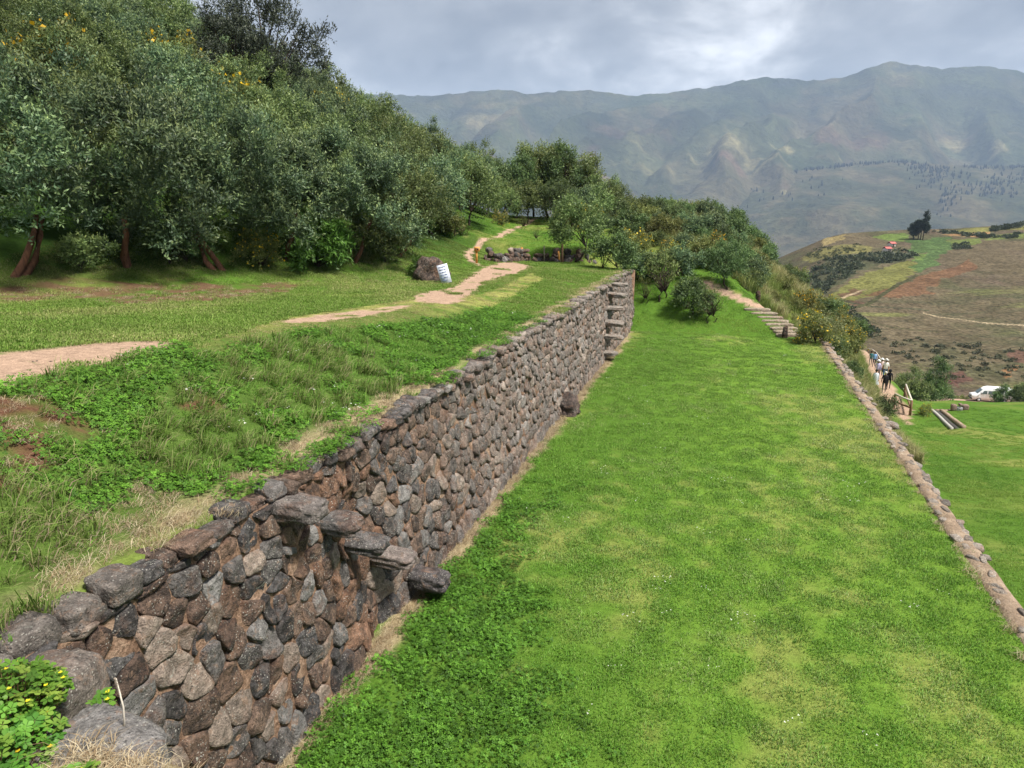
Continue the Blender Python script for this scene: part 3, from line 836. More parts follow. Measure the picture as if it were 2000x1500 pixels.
def rock_geo(size, seed, n=5, power=3.2, rough=0.10, freq=2.0):
    """a weathered block: rounded box with broad dents"""
    a = np.linspace(-1, 1, n + 1)
    V, F, idx = [], [], {}
    def vid(p):
        k = tuple(np.round(p, 4))
        if k not in idx: idx[k] = len(V); V.append(p)
        return idx[k]
    for ax in range(3):
        for sg in (-1, 1):
            for i in range(n):
                for j in range(n):
                    q = []
                    for di, dj in ((0, 0), (1, 0), (1, 1), (0, 1)):
                        p = [0, 0, 0]; p[ax] = sg; p[(ax + 1) % 3] = a[i + di]; p[(ax + 2) % 3] = a[j + dj]; q.append(vid(p))
                    F.append(q if sg > 0 else q[::-1])
    V = np.array(V, float)
    d = V / ((np.abs(V) ** power).sum(1) ** (1 / power))[:, None]
    o = seed * 7.31
    d = d * (1 + rough * 1.6 * vnoise(d[:, 0] * freq + o, d[:, 1] * freq, d[:, 2] * freq, 311)[:, None] + rough * 0.6 * vnoise(d[:, 0] * freq * 2.7 + o, d[:, 1] * freq * 2.7, d[:, 2] * freq * 2.7, 312)[:, None])
    return d * np.array(size) / 2, np.array(F)
def place(V, loc, rot): return V @ np.array(Euler(rot).to_matrix()).T + np.array(loc)

# coping stones along the wall top
y_ = 2.45
while y_ < WALL_Y1:
    big_ = y_ < 3.7
    ln = RNG.uniform(0.24, 0.34) if big_ else RNG.uniform(0.14, 0.32)
    hh = RNG.uniform(0.17, 0.24) if big_ else RNG.uniform(0.09, 0.15)
    V, F = rock_geo((RNG.uniform(0.24, 0.36), ln * 1.04, hh), y_, 6 if y_ < 9 else 4, 6.5, 0.085, 1.7)
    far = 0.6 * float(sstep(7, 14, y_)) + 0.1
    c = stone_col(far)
    if big_: c = np.array((0.20, 0.175, 0.155)) * RNG.uniform(.85, 1.15)
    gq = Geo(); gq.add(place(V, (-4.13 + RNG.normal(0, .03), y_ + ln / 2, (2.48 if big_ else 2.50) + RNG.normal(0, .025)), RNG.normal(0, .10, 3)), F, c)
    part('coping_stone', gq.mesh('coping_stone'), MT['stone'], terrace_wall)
    y_ += ln * RNG.uniform(0.97, 1.12)
# stair stones that project from the wall
NEAR_STEPS = [(5.52, 2.33, 0.38, 0.19), (6.14, 1.90, 0.34, 0.17), (6.62, 1.44, 0.32, 0.14), (7.25, 0.95, 0.34, 0.15), (7.93, 0.28, 0.34, 0.22)]
FAR_STEPS = [(24.05, 0.28), (24.45, 0.78), (24.9, 1.2), (25.25, 1.68), (25.6, 2.12), (25.95, 2.46)]
for k, (y, z, w, h) in enumerate(NEAR_STEPS):
    V, F = rock_geo((0.56, w, h * 1.1), 40 + k, 9, 7.0, 0.075, 2.1)
    V[:, 1] *= 1 - 0.25 * np.clip(V[:, 0] / 0.5, 0, 1); V[:, 2] *= 1 - 0.25 * np.clip(V[:, 0] / 0.5, 0, 1)
    gq = Geo(); gq.add(place(V, (-3.80 - .1 * z + .15 + (0.10 if k == 4 else 0), y, z), (RNG.normal(0, .07), 0.05, RNG.normal(0, .10))), F,
                       np.array([(0.20, 0.175, 0.16), (0.15, 0.145, 0.14), (0.15, 0.14, 0.135), (0.24, 0.20, 0.18), (0.11, 0.10, 0.10)][k]))
    part('stair_stone', gq.mesh('stair_stone'), MT['stone'], terrace_wall)
for k, (y, z) in enumerate(FAR_STEPS):
    V, F = rock_geo((0.85, RNG.uniform(.34, .5), RNG.uniform(.12, .18)), 60 + k, 5, 5.0, 0.10)
    gq = Geo(); gq.add(place(V, (-3.78 + RNG.normal(0, .04), y, z), (RNG.normal(0, .09), 0.03, RNG.normal(0, .14))), F, np.array((0.26, 0.23, 0.20)))
    part('stair_stone', gq.mesh('stair_stone'), MT['stone'], terrace_wall)

def rock_thing(name, loc, size, seed, col, rot, label, n=9, power=2.6, rough=0.16, group=None):
    V, F = rock_geo(size, seed, n, power, rough)
    gq = Geo(); gq.add(V, F, np.array(col))
    return link(name, gq.mesh(name), MT['stone'], loc=loc, rot=rot, label=label, category='boulder', group=group)
rock_thing('boulder', (-3.68, 17.4, 0.14), (0.55, 0.9, 0.58), 71, (0.10, 0.075, 0.065), (0.1, -0.35, 0.1), 'dark boulder jutting from the wall foot onto the lawn')

# retaining wall along the right edge of the lawn
edge_wall = empty('edge_wall', (4.0, 18, 0), kind='thing', label='low tan stone coping along the outer edge of the lawn', category='stone wall')
gq = Geo()
sy_ = np.arange(-4, 30.6, 0.16)
prof = [(3.80, -0.05), (3.84, 0.03), (3.90, 0.05), (4.02, 0.045), (4.10, 0.025), (4.13, -0.06), (4.24, -1.5), (4.5, -7.5)]
V = []
for y in sy_:
    w1 = 0.05 * float(fbm(y * .9, 3.3, seed=321)); w2 = 0.03 * float(fbm(y * 1.3, 7.7, seed=322))
    for k, (px_, pz_) in enumerate(prof):
        V.append((px_ + (w1 if k < 3 else w2), y, pz_ + 0.025 * float(vnoise(y * 2.3, k * 1.9, seed=323))))
k = len(prof); nn = len(sy_); ii = np.arange(nn * k).reshape(nn, k)
gq.add(V, np.stack([ii[:-1, :-1].ravel(), ii[:-1, 1:].ravel(), ii[1:, 1:].ravel(), ii[1:, :-1].ravel()], 1))
part('mortar', gq.mesh('mortar'), MT['tan'], edge_wall)
y_ = 7.5
while y_ < 30.2:
    x_ = 3.83 + RNG.uniform(-.04, .06); ln = RNG.uniform(0.14, 0.30)
    while x_ < 4.06:
        wd = RNG.uniform(.08, .17)
        if RNG.random() < .72:
            V, F = rock_geo((wd, ln * RNG.uniform(.75, 1.1), RNG.uniform(.05, .08)), y_ * 3 + x_, 3, 4.5, 0.12)
            gq = Geo(); gq.add(place(V, (x_ + wd / 2, y_ + ln / 2 + RNG.normal(0, .04), 0.028 + RNG.normal(0, .010)), (RNG.normal(0, .07), RNG.normal(0, .07), RNG.normal(0, .25))), F, np.array((0.33, 0.285, 0.24)) * RNG.uniform(.55, 1.15))
            part('coping_stone', gq.mesh('coping_stone'), MT['stone'], edge_wall)
        x_ += wd + RNG.uniform(.01, .05)
    y_ += ln + RNG.uniform(.01, .05)
for y, z in ((19.7, -0.32), (17.2, -0.55)):
    V, F = rock_geo((0.62, 0.34, 0.16), y, 5, 5, 0.08)
    gq = Geo(); gq.add(place(V, (4.30, y, z), (0, 0.04, 0.05)), F, np.array((0.26, 0.23, 0.20)))
    part('stair_stone', gq.mesh('stair_stone'), MT['stone'], edge_wall)

# near end wall, the ledge the view is taken from
end_wall = empty('end_wall', (-2.8, 2.2, 2.6), kind='thing', label='big grey capstones of the near end wall, half under dry grass', category='stone wall')
for k, (x, y, z, sx, sy, sz, rz, c) in enumerate((
        (-2.80, 2.19, 2.50, 0.74, 0.50, 0.34, -0.25, (0.25, 0.235, 0.225)), (-2.08, 2.02, 2.44, 0.72, 0.56, 0.34, -0.16, (0.27, 0.21, 0.17)), (-1.2, 1.9, 2.5, 0.9, 0.6, 0.34, -0.05, (0.24, 0.2, 0.17)),
        (-3.62, 2.62, 2.35, 0.42, 0.52, 0.50, 0.2, (0.22, 0.185, 0.16)))):
    V, F = rock_geo((sx, sy, sz), 80 + k * 3, 9, 4.5, 0.08, 1.5)
    gq = Geo(); gq.add(place(V, (x, y, z), (RNG.normal(0, .04), RNG.normal(0, .04), rz)), F, np.array(c))
    part('capstone', gq.mesh('capstone'), MT['stone'], end_wall)
gq = Geo()
for r_ in range(5):
    x = -3.9
    while x < 0.2:
        w = RNG.uniform(.3, .55)
        V, F = rock_geo((w, 0.4, 0.5), x * 5 + r_, 4, 4, .08); gq.add(place(V, (x + w / 2, 2.12, 2.15 - r_ * 0.47), RNG.normal(0, .05, 3)), F, stone_col())
        x += w * 1.02
part('face_stones', gq.mesh('face_stones'), MT['stone'], end_wall, kind='stuff')
ledge = grid_mesh('near_ledge', np.arange(-6.4, 0.6, 0.09), np.arange(-2.5, 2.32, 0.08), lambda x, y: 2.63 + 0.05 * fbm(x * 2, y * 2, seed=331) + 0.45 * sstep(-4.0, -5.5, x) - 0.10 * sstep(1.9, 2.3, y) * sstep(-4.3, -3.9, x),
                  lambda x, y, z: lerp(np.broadcast_to(STRAW * 0.7, (len(x), 3)), G_DARK, sstep(-0.2, 0.4, fbm(x, y, seed=333)) * 0.5))
link('near_ledge', ledge, MT['ground'], kind='structure')

# ------------------------------------------------------------------ grass
def blades(n, rad, h0, h1, w, lean, cols, seg=2, flat=0.0):
    g = Geo()
    for _ in range(n):
        a = random.uniform(0, 2 * math.pi); r = rad * math.sqrt(random.random())
        p = np.array((r * math.cos(a), r * math.sin(a), -0.005)); h = random.uniform(h0, h1)
        d = random.uniform(0, 2 * math.pi); L = lean * random.uniform(0.3, 1.2)
        dx = np.array((math.cos(d), math.sin(d), 0)); sd = np.array((-math.sin(d + .6), math.cos(d + .6), 0)) * w * random.uniform(.7, 1.2) / 2
        p1 = p + dx * L * h * 0.35 + np.array((0, 0, h * (0.62 - flat))); p2 = p + dx * L * h + np.array((0, 0, h * (1 - 0.35 * L - flat)))
        c = np.array(random.choice(cols)) * random.uniform(.75, 1.25)
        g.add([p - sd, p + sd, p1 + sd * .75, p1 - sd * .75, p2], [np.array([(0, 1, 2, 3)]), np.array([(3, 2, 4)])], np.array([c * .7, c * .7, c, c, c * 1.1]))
    return g.mesh('tuft')
def clovers(n, rad, h0, h1, size, cols):
    g = Geo()
    for _ in range(n):
        a = random.uniform(0, 2 * math.pi); r = rad * math.sqrt(random.random())
        c0 = np.array((r * math.cos(a), r * math.sin(a), random.uniform(h0, h1)))
        tx, ty = random.gauss(0, .35), random.gauss(0, .35); b = random.uniform(0, 6.28); s = size * random.uniform(.7, 1.25)
        c = np.array(random.choice(cols)) * random.uniform(.7, 1.3)
        for k in range(3):
            q = b + k * 2.094; u = np.array((math.cos(q), math.sin(q))); v = np.array((-u[1], u[0]))
            pts = [u * 0, u * .55 * s + v * .42 * s, u * 1.0 * s, u * .55 * s - v * .42 * s]
            g.add([(p[0] + c0[0], p[1] + c0[1], c0[2] + tx * p[0] + ty * p[1]) for p in pts], np.array([(0, 1, 2, 3)][::1]), c)
    return g.mesh('clover')
LAWN_C = [(0.112, 0.250, 0.028), (0.138, 0.290, 0.036), (0.096, 0.222, 0.024), (0.200, 0.31, 0.070)]
CLOV_C = [(0.070, 0.21, 0.020), (0.10, 0.27, 0.028), (0.055, 0.165, 0.017)]
LONG_C = [(0.105, 0.185, 0.028), (0.14, 0.23, 0.04), (0.075, 0.14, 0.02), (0.22, 0.25, 0.085), (0.30, 0.27, 0.14)]
STRAW_C = [(0.48, 0.39, 0.25), (0.38, 0.29, 0.175), (0.56, 0.48, 0.33), (0.30, 0.21, 0.12)]
ICHU_C = [(0.34, 0.31, 0.14), (0.25, 0.26, 0.10), (0.46, 0.41, 0.23), (0.16, 0.19, 0.06)]
def proto(name, mes):
    os_ = []
    for me in mes:
        me.materials.append(MT['grass']); os_.append(bpy.data.objects.new(name, me))
    return os_
random.seed(11)
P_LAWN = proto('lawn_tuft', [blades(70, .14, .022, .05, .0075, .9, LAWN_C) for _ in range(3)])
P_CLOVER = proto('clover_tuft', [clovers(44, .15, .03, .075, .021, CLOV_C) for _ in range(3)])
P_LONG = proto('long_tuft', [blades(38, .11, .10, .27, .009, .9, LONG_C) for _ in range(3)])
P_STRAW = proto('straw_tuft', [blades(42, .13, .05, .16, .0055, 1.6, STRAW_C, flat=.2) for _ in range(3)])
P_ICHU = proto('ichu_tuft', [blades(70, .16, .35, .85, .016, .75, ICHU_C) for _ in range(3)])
P_DAISY = proto('white_clover_head', [clovers(5, .12, .07, .09, .012, [(0.75, 0.75, 0.68)]) for _ in range(2)])
def scatter_group(protos):
    ng = bpy.data.node_groups.new('scatter', 'GeometryNodeTree')
    ng.interface.new_socket('Geometry', in_out='INPUT', socket_type='NodeSocketGeometry')
    ng.interface.new_socket('Geometry', in_out='OUTPUT', socket_type='NodeSocketGeometry')
    n, l = ng.nodes, ng.links
    gi, go = n.new('NodeGroupInput'), n.new('NodeGroupOutput')
    iop = n.new('GeometryNodeInstanceOnPoints')
    g2i = n.new('GeometryNodeGeometryToInstance')
    for o in protos:
        oi = n.new('GeometryNodeObjectInfo'); oi.inputs[0].default_value = o
        l.new(oi.outputs['Geometry'], g2i.inputs[0])
    l.new(gi.outputs[0], iop.inputs['Points']); l.new(g2i.outputs[0], iop.inputs['Instance'])
    iop.inputs['Pick Instance'].default_value = True
    for nm, ty, sock in (('rot', 'FLOAT_VECTOR', 'Rotation'), ('scl', 'FLOAT', 'Scale'), ('idx', 'INT', 'Instance Index')):
        a = n.new('GeometryNodeInputNamedAttribute'); a.data_type = ty; a.inputs['Name'].default_value = nm
        l.new([s for s in a.outputs if s.name == 'Attribute' and s.enabled][0], iop.inputs[sock])
    l.new(iop.outputs[0], go.inputs[0])
    return ng
def scatter(name, P, scl, tint, protos, normals=None, **props):
    P = np.asarray(P, np.float32); n = len(P)
    me = bpy.data.meshes.new(name); me.vertices.add(n); me.vertices.foreach_set('co', P.ravel())
    rot = np.zeros((n, 3), np.float32); rot[:, 2] = RNG.uniform(0, 6.28, n)
    rot[:, :2] = RNG.normal(0, .06, (n, 2))
    if normals is not None:
        Z_ = np.asarray(normals, float); A_ = unit(np.cross(np.array((0, 1.0, 0)), Z_)); B_ = np.cross(Z_, A_)
        cs, sn = np.cos(rot[:, 2])[:, None], np.sin(rot[:, 2])[:, None]
        X_, Y_ = A_ * cs + B_ * sn, B_ * cs - A_ * sn
        rot[:, 1] = -np.arcsin(np.clip(X_[:, 2], -1, 1)); rot[:, 0] = np.arctan2(Y_[:, 2], Z_[:, 2]); rot[:, 2] = np.arctan2(X_[:, 1], X_[:, 0])
    a = me.attributes.new('rot', 'FLOAT_VECTOR', 'POINT'); a.data.foreach_set('vector', rot.ravel())
    a = me.attributes.new('scl', 'FLOAT', 'POINT'); a.data.foreach_set('value', np.asarray(scl, np.float32))
    a = me.attributes.new('idx', 'INT', 'POINT'); a.data.foreach_set('value', RNG.integers(0, len(protos), n).astype(np.int32))
    t4 = np.ones((n, 4), np.float32); t4[:, :3] = tint
    a = me.attributes.new('tint', 'FLOAT_COLOR', 'POINT'); a.data.foreach_set('color', t4.ravel())
    o = link(name, me, MT['grass'], kind='stuff', **props)
    md = o.modifiers.new('scatter', 'NODES'); md.node_group = scatter_group(protos)
    return o
def rand_pts(x0, x1, y0, y1, dens):
    """random points; dens is a callable density per square metre, thinned by distance"""
    A = (x1 - x0) * (y1 - y0); mx = 70
    n = int(A * mx); x = RNG.uniform(x0, x1, n); y = RNG.uniform(y0, y1, n)
    k = RNG.random(n) < dens(x, y) / mx
    return x[k], y[k]
def seen(x, y, z, m=0.06):
    v = np.stack([x, y, z - CAM_H], -1); d = v @ _fw
    u = (v @ _rt) / np.maximum(d, .01) * FPX / 1000; w = (v @ _up) / np.maximum(d, .01) * FPX / 750
    return (d > 0.3) & (np.abs(u) < 1 + m) & (np.abs(w) < 1 + m)
def normals_at(fn, x, y, e=0.12):
    dx = (fn(x + e, y) - fn(x - e, y)) / (2 * e); dy = (fn(x, y + e) - fn(x, y - e)) / (2 * e)
    nn_ = np.stack([-dx, -dy, np.ones_like(dx)], -1); nn_[:, :2] = np.clip(nn_[:, :2], -.9, .9)
    return nn_ / np.linalg.norm(nn_, axis=1)[:, None]
# lower lawn
x, y = rand_pts(-3.7, 3.84, 3.5, 30.6, lambda x, y: interp(np.hypot(x, y), [(4, 62), (9, 55), (16, 34), (31, 16)]))
z = lawn_h(x, y); k = seen(x, y, z); x, y, z = x[k], y[k], z[k]
n = fbm(x * .55, y * .3, seed=91); n2 = fbm(x * 2.5, y * 2.5, seed=92); n3 = fbm(x * .9, y * .5, seed=93, oct=5)
clv = sstep(-1.2, -3.0, x + interp(y, [(4, -1.3), (7, -.5), (10, .3), (14, .7)]) + 1.1 * n + 1.2 * n3) * sstep(16, 8, y) > RNG.random(len(x)) * 0.85 + 0.15
yel = sstep(0.05, 0.6, n * 0.8 + n2 * 0.5 + 0.25 * sstep(0, 3, x) - 0.1)
fleck = sstep(.1, .55, fbm(x * 1.3, y * .8, seed=94, oct=5) + .35 * n) * (RNG.random(len(x)) < .5)
tint = lerp(np.ones((len(x), 3)), np.array((2.0, 1.35, 3.0)), np.clip(yel * 0.45 * RNG.uniform(.3, 1.5, len(x)) + fleck * .55, 0, 1)) * (1 + 0.16 * n3 + .14 * fbm(x * 3.5, y * 1.6, seed=95) + RNG.normal(0, .10, len(x)))[:, None] * lerp(np.ones((len(x), 3)), np.array((1.2, 1.05, 1.25)), sstep(8, 22, y))
straw_band = np.abs(x + 3.70) + 0.22 * n2 + 0.1 * n3 < 0.10
k = ~clv & ~straw_band
scatter('lawn_grass', np.stack([x, y, z], 1)[k], RNG.uniform(.8, 1.25, k.sum()) * interp(y[k], [(5, 1.0), (30, 1.35)]), tint[k], P_LAWN, label='short bright green grass covering the lower terrace', category='grass')
scatter('lawn_clover', np.stack([x, y, z], 1)[clv & ~straw_band], RNG.uniform(.8, 1.25, (clv & ~straw_band).sum()), (1.0 + 0.2 * RNG.standard_normal(((clv & ~straw_band).sum(), 1))) * np.array((.98, .80, .9)), P_CLOVER,
        label='dark green clover growing along the foot of the wall', category='clover')
k = (RNG.random(len(x)) < 0.014 * (n3 > -0.1)) & (y > 5)
scatter('lawn_flowers', np.stack([x, y, z], 1)[k], RNG.uniform(.7, 1.3, k.sum()), np.ones((k.sum(), 3)), P_DAISY, label='tiny white clover flowers dotted over the lawn', category='flowers')
# upper terrace, bank and grass slopes
def upper_dens(x, y):
    d = np.hypot(x, y)
    return interp(d, [(3, 70), (9, 66), (16, 40), (30, 18), (45, 9)])
bx, by = rand_pts(-19, -4.02, 2.3, 33.3, upper_dens)
keep_ = (bx < -4.17) | ((fbm(bx * 2, by * 1.1, seed=349) > -.02) & (by > 4.0))
bx, by = bx[keep_], by[keep_]
bz = np.where(bx < -4.17, ground(np.minimum(bx, -4.17), by), 2.575); k = seen(bx, by, bz) & ~path_mask(bx, by); bx, by, bz = bx[k], by[k], bz[k]
n2 = fbm(bx * 1.7, by * 1.7, seed=82); n = fbm(bx * .5, by * .5, seed=341); n3 = fbm(bx * 1.1, by * 1.1, seed=342)
inworn = in_poly(bx, by, WORN); inlit = poly_soft(bx, by, LITTER_P); insoil = poly_soft(bx, by, SOIL[0], .35) | poly_soft(bx, by, SOIL[1], .35)
bank = (bx > -7.0) & (by < 17) & ~inworn
straw = ((np.abs(bx + 4.36) + 0.34 * n2 + .15 * n < 0.15) & (RNG.random(len(bx)) < .7)) | (insoil & (RNG.random(len(bx)) < 0.38)) | (inlit & (RNG.random(len(bx)) < 0.16)) | ((np.abs(bx + 4.5) < 0.6) & (by < 5.0) & (n3 > -.1))
bare = (insoil & (RNG.random(len(bx)) < 0.62)) | (inlit & (RNG.random(len(bx)) < 0.80))
clv = bank & ~straw & (n3 + 0.35 * n > -0.05 - .35 * sstep(8, 12, by)) & (by > 4.2) & (RNG.random(len(bx)) < 0.8)
lng = bank & ~straw & ~clv & (RNG.random(len(bx)) < 0.75 * sstep(11.5, 7.5, by + 1.5 * n3))
shrt = ~straw & ~clv & ~lng & ~bare
B = np.stack([bx, by, bz], 1); NB = normals_at(ground, np.minimum(bx, -4.4), by)
tint = lerp(np.ones((len(bx), 3)), np.array((2.0, 1.3, 2.6)), (inworn * 1.0 + 0.55 * sstep(-.2, .5, n) * (by < 30)) * np.where(bank, .45, 1))
xf_ = interp(by, [(8, -20), (14, -17.4), (20, -13.2), (25, -10.6), (33, -10.6)])
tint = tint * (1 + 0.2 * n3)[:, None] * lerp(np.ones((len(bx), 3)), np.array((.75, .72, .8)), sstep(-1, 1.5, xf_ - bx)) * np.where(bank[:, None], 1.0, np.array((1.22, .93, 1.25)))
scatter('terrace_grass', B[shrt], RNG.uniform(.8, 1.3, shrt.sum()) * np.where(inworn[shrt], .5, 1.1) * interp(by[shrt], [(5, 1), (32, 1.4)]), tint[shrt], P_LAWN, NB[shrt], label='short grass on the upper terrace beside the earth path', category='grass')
scatter('bank_grass', B[lng & ~bare], RNG.uniform(.55, 1.15, (lng & ~bare).sum()), tint[lng & ~bare], P_LONG, NB[lng & ~bare], label='long rough grass on the bank above the wall', category='grass')
scatter('bank_clover', B[clv & ~bare], RNG.uniform(.8, 1.3, (clv & ~bare).sum()), (0.82 + 0.22 * n3[clv & ~bare])[:, None] * np.array((1.22, 0.98, 1.0)) * RNG.uniform(.75, 1.2, ((clv & ~bare).sum(), 1)), P_CLOVER, NB[clv & ~bare], label='bright green clover spreading over the bank', category='clover')
# straw on ledges, coping and wall foot
sx, sy2 = RNG.uniform(-3.82, -3.64, 900), RNG.uniform(3, 27, 900)
SP = [B[straw], np.stack([sx, sy2, np.zeros(900)], 1)]
ex, ey = RNG.uniform(3.74, 3.86, 130), RNG.uniform(8, 29, 130); SP.append(np.stack([ex, ey, np.full(130, 0.02)], 1))
nx_, ny_ = RNG.uniform(-4.3, -1.2, 420), RNG.uniform(1.15, 2.1, 420); kk = (ny_ < 1.98)
SP.append(np.stack([nx_, ny_, 2.63 + 0.0 * nx_], 1)[kk])
cx_, cy2 = RNG.uniform(-2.75, -2.0, 130), RNG.uniform(1.75, 2.1, 130); SP.append(np.stack([cx_, cy2, np.full(130, 2.70)], 1))
SP = np.concatenate(SP); k = seen(SP[:, 0], SP[:, 1], SP[:, 2]); SP = SP[k]
scatter('dry_straw', SP, RNG.uniform(.5, 1.0, len(SP)), RNG.uniform(.7, 1.1, (len(SP), 1)) * np.ones((1, 3)), P_STRAW, label='pale dry grass along the wall tops and ledges', category='dry grass')
k = bank & (RNG.random(len(bx)) < 0.02) & (by > 6)
scatter('bank_flowers', B[k], RNG.uniform(.8, 1.3, k.sum()), np.ones((k.sum(), 3)), P_DAISY, label='small white clover flowers on the bank', category='flowers')
# loose stones along the earth paths
kx, ky = rand_pts(-14, -6.5, 4.5, 31, lambda x, y: 3.0)
kk = path_mask(kx, ky); kx, ky = kx[kk], ky[kk]
gq = Geo()
for a_, b_ in zip(kx, ky):
    d_ = RNG.uniform(.012, .035); V, F = rock_geo((d_ * 1.4, d_, d_ * .8), a_, 2, 3, .15); gq.add(place(V, (a_, b_, float(ground(a_, b_)) - .03), RNG.normal(0, .5, 3)), F, np.array((.30, .23, .18)) * RNG.uniform(.6, 1.2))
link('path_pebbles', gq.mesh('path_pebbles'), MT['stone'], kind='stuff', label='small loose stones lying on the earth path', category='pebbles')
# mound, back meadow, spur and lower slope
px_, py_ = rand_pts(-16, 12, 30.2, 60, lambda x, y: interp(y, [(30, 17), (45, 7), (60, 4)]))
qx, qy = rand_pts(4.3, 34, 12, 58, lambda x, y: interp(y, [(12, 14), (30, 10), (58, 5)]))
px_, py_ = np.concatenate([px_, qx]), np.concatenate([py_, qy])
pz_ = ground(px_, py_); k = seen(px_, py_, pz_) & ~path_mask(px_, py_) & ~((px_ < 4.3) & (py_ < 30.3)) & ~((px_ < -4.3) & (py_ < 33)); px_, py_, pz_ = px_[k], py_[k], pz_[k]
n = fbm(px_ * .3, py_ * .3, seed=345); n3 = fbm(px_ * .9, py_ * .9, seed=346)
ichu = (px_ > -6) & (py_ > 35.5 + 1.5 * n) & (py_ > 30 - 0 * px_) & (px_ > interp(py_, [(31, 5.2), (35, 2.2), (38, -2), (44, -8), (60, -9)])) & (px_ < 9.5)
tint = lerp(np.ones((len(px_), 3)), np.array((1.7, 1.25, 1.6)), sstep(-.2, .4, n + .3 * n3)) * (1 + .15 * n3)[:, None]
Q = np.stack([px_, py_, pz_], 1); NQ = normals_at(ground, px_, py_)
k = ~ichu
scatter('slope_grass', Q[k], RNG.uniform(1.1, 1.8, k.sum()), tint[k], P_LAWN, NQ[k], label='green grass on the slopes beyond and below the lawn', category='grass')
k = ichu & (RNG.random(len(Q)) < 0.8)
scatter('dry_bunchgrass', Q[k], RNG.uniform(.5, 1.15, k.sum()), lerp(np.ones((k.sum(), 3)), np.array((.55, .75, .4)), sstep(-.1, .5, n[k])), P_ICHU, label='tall tawny bunchgrass on the spur behind the lawn', category='dry grass')
#@@NEXT3
# ------------------------------------------------------------------ trees and shrubs
def leaf_cloud(P, D, L, W, C, N=None):
    """diamond leaves: base points P, directions D, lengths, widths, colours"""
    n = len(P); s = unit(np.cross(D, unit(RNG.standard_normal((n, 3))) if N is None else N))
    nrm = np.cross(D, s)
    mid_ = P + D * (L * .5)[:, None]
    V = np.stack([P, mid_ + s * (W / 2)[:, None] + nrm * (W * .15)[:, None], P + D * L[:, None], mid_ - s * (W / 2)[:, None] + nrm * (W * .15)[:, None]], 1).reshape(-1, 3)
    F = np.arange(4 * n).reshape(n, 4)
    return V, F, np.repeat(C, 4, 0)
def crown_mesh(name, clumps, rad, twigs, leaves, leaf, cols, upw=0.8, spikes=0.12, tlen=(.3, .6), flowers=None):
    """clumps (k,3) centres; cols = (inner, outer, tip)"""
    k = len(clumps)
    c = np.repeat(clumps, twigs, 0); n = len(c); cr_ = np.repeat(rad, twigs)
    out = unit(clumps - clumps.mean(0) * np.array((1, 1, .8))); out = np.repeat(out, twigs, 0)
    d = unit(RNG.standard_normal((n, 3)))
    b = c + d * (cr_ * RNG.uniform(.2, .85, n))[:, None]
    td = unit(d * .7 + out * .5 + np.array((0, 0, upw)) * RNG.uniform(.3, 1.3, (n, 1)) + .35 * RNG.standard_normal((n, 3)))
    sp = RNG.random(n) < spikes
    td[sp] = unit(np.array((0, 0, 1.0)) + .22 * RNG.standard_normal((sp.sum(), 3)))
    tl = RNG.uniform(*tlen, n) * np.where(sp, 1.15, 1)
    B, T = np.repeat(b, leaves, 0), np.repeat(td, leaves, 0)
    m = len(B); u = RNG.uniform(.05, 1, m); SPK = np.repeat(sp, leaves)
    P = B + T * (np.repeat(tl, leaves) * u)[:, None] + .03 * RNG.standard_normal((m, 3))
    D = unit(T * RNG.uniform(.3, .9, m)[:, None] + unit(RNG.standard_normal((m, 3))) * .8)
    D[SPK] = unit(T[SPK] + .4 * RNG.standard_normal((SPK.sum(), 3)))
    L = leaf[0] * RNG.uniform(.6, 1.35, m) * np.where(SPK, .75, 1); W = leaf[1] * RNG.uniform(.7, 1.3, m) * np.where(SPK, .7, 1)
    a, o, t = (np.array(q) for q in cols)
    C = a + (o - a) * (u ** .8)[:, None]  # older inner leaves darker, with shade inside the clump painted in too
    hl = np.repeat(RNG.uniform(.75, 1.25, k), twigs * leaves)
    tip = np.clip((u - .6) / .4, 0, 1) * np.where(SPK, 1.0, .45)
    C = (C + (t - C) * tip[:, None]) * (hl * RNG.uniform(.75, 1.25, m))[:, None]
    if flowers is not None:
        col_, frac = flowers
        q = (u > .8) & (RNG.random(m) < frac); C[q] = np.array(col_) * RNG.uniform(.8, 1.1, (q.sum(), 1)); W[q] *= 2.2; L[q] *= .9
    NN = unit(np.repeat(unit(d * .8 + out * .5), leaves, 0) * .8 + np.array((0, 0, .55)) + .75 * unit(RNG.standard_normal((m, 3))))
    return np_mesh(name, *leaf_cloud_parts(P, D, L, W, C, NN), smooth=False)
def leaf_cloud_parts(P, D, L, W, C, N=None):
    V, F, CC = leaf_cloud(P, D, L, W, C, N); return V, F, CC
def clump_set(k, R, zlo, zhi, seed, dome=1.0):
    """clump centres through a crown: dense toward the shell, uneven outline"""
    rs = np.random.default_rng(seed); pts = []
    lob = rs.uniform(0, 6.28, 4); amp = rs.uniform(.15, .42, 4)
    while len(pts) < k:
        v = rs.standard_normal(3); v /= np.linalg.norm(v)
        if v[2] < -.75: continue
        a = math.atan2(v[1], v[0])
        rr_ = (1 + sum(am * math.cos((i + 1) * a + lo + 2 * v[2]) for i, (am, lo) in enumerate(zip(amp, lob))) * .55) * rs.uniform(.5, 1.0) ** .6
        pts.append((v[0] * R * rr_, v[1] * R * rr_, (zlo + zhi) / 2 + v[2] * (zhi - zlo) / 2 * rr_ * dome))
    return np.array(pts)
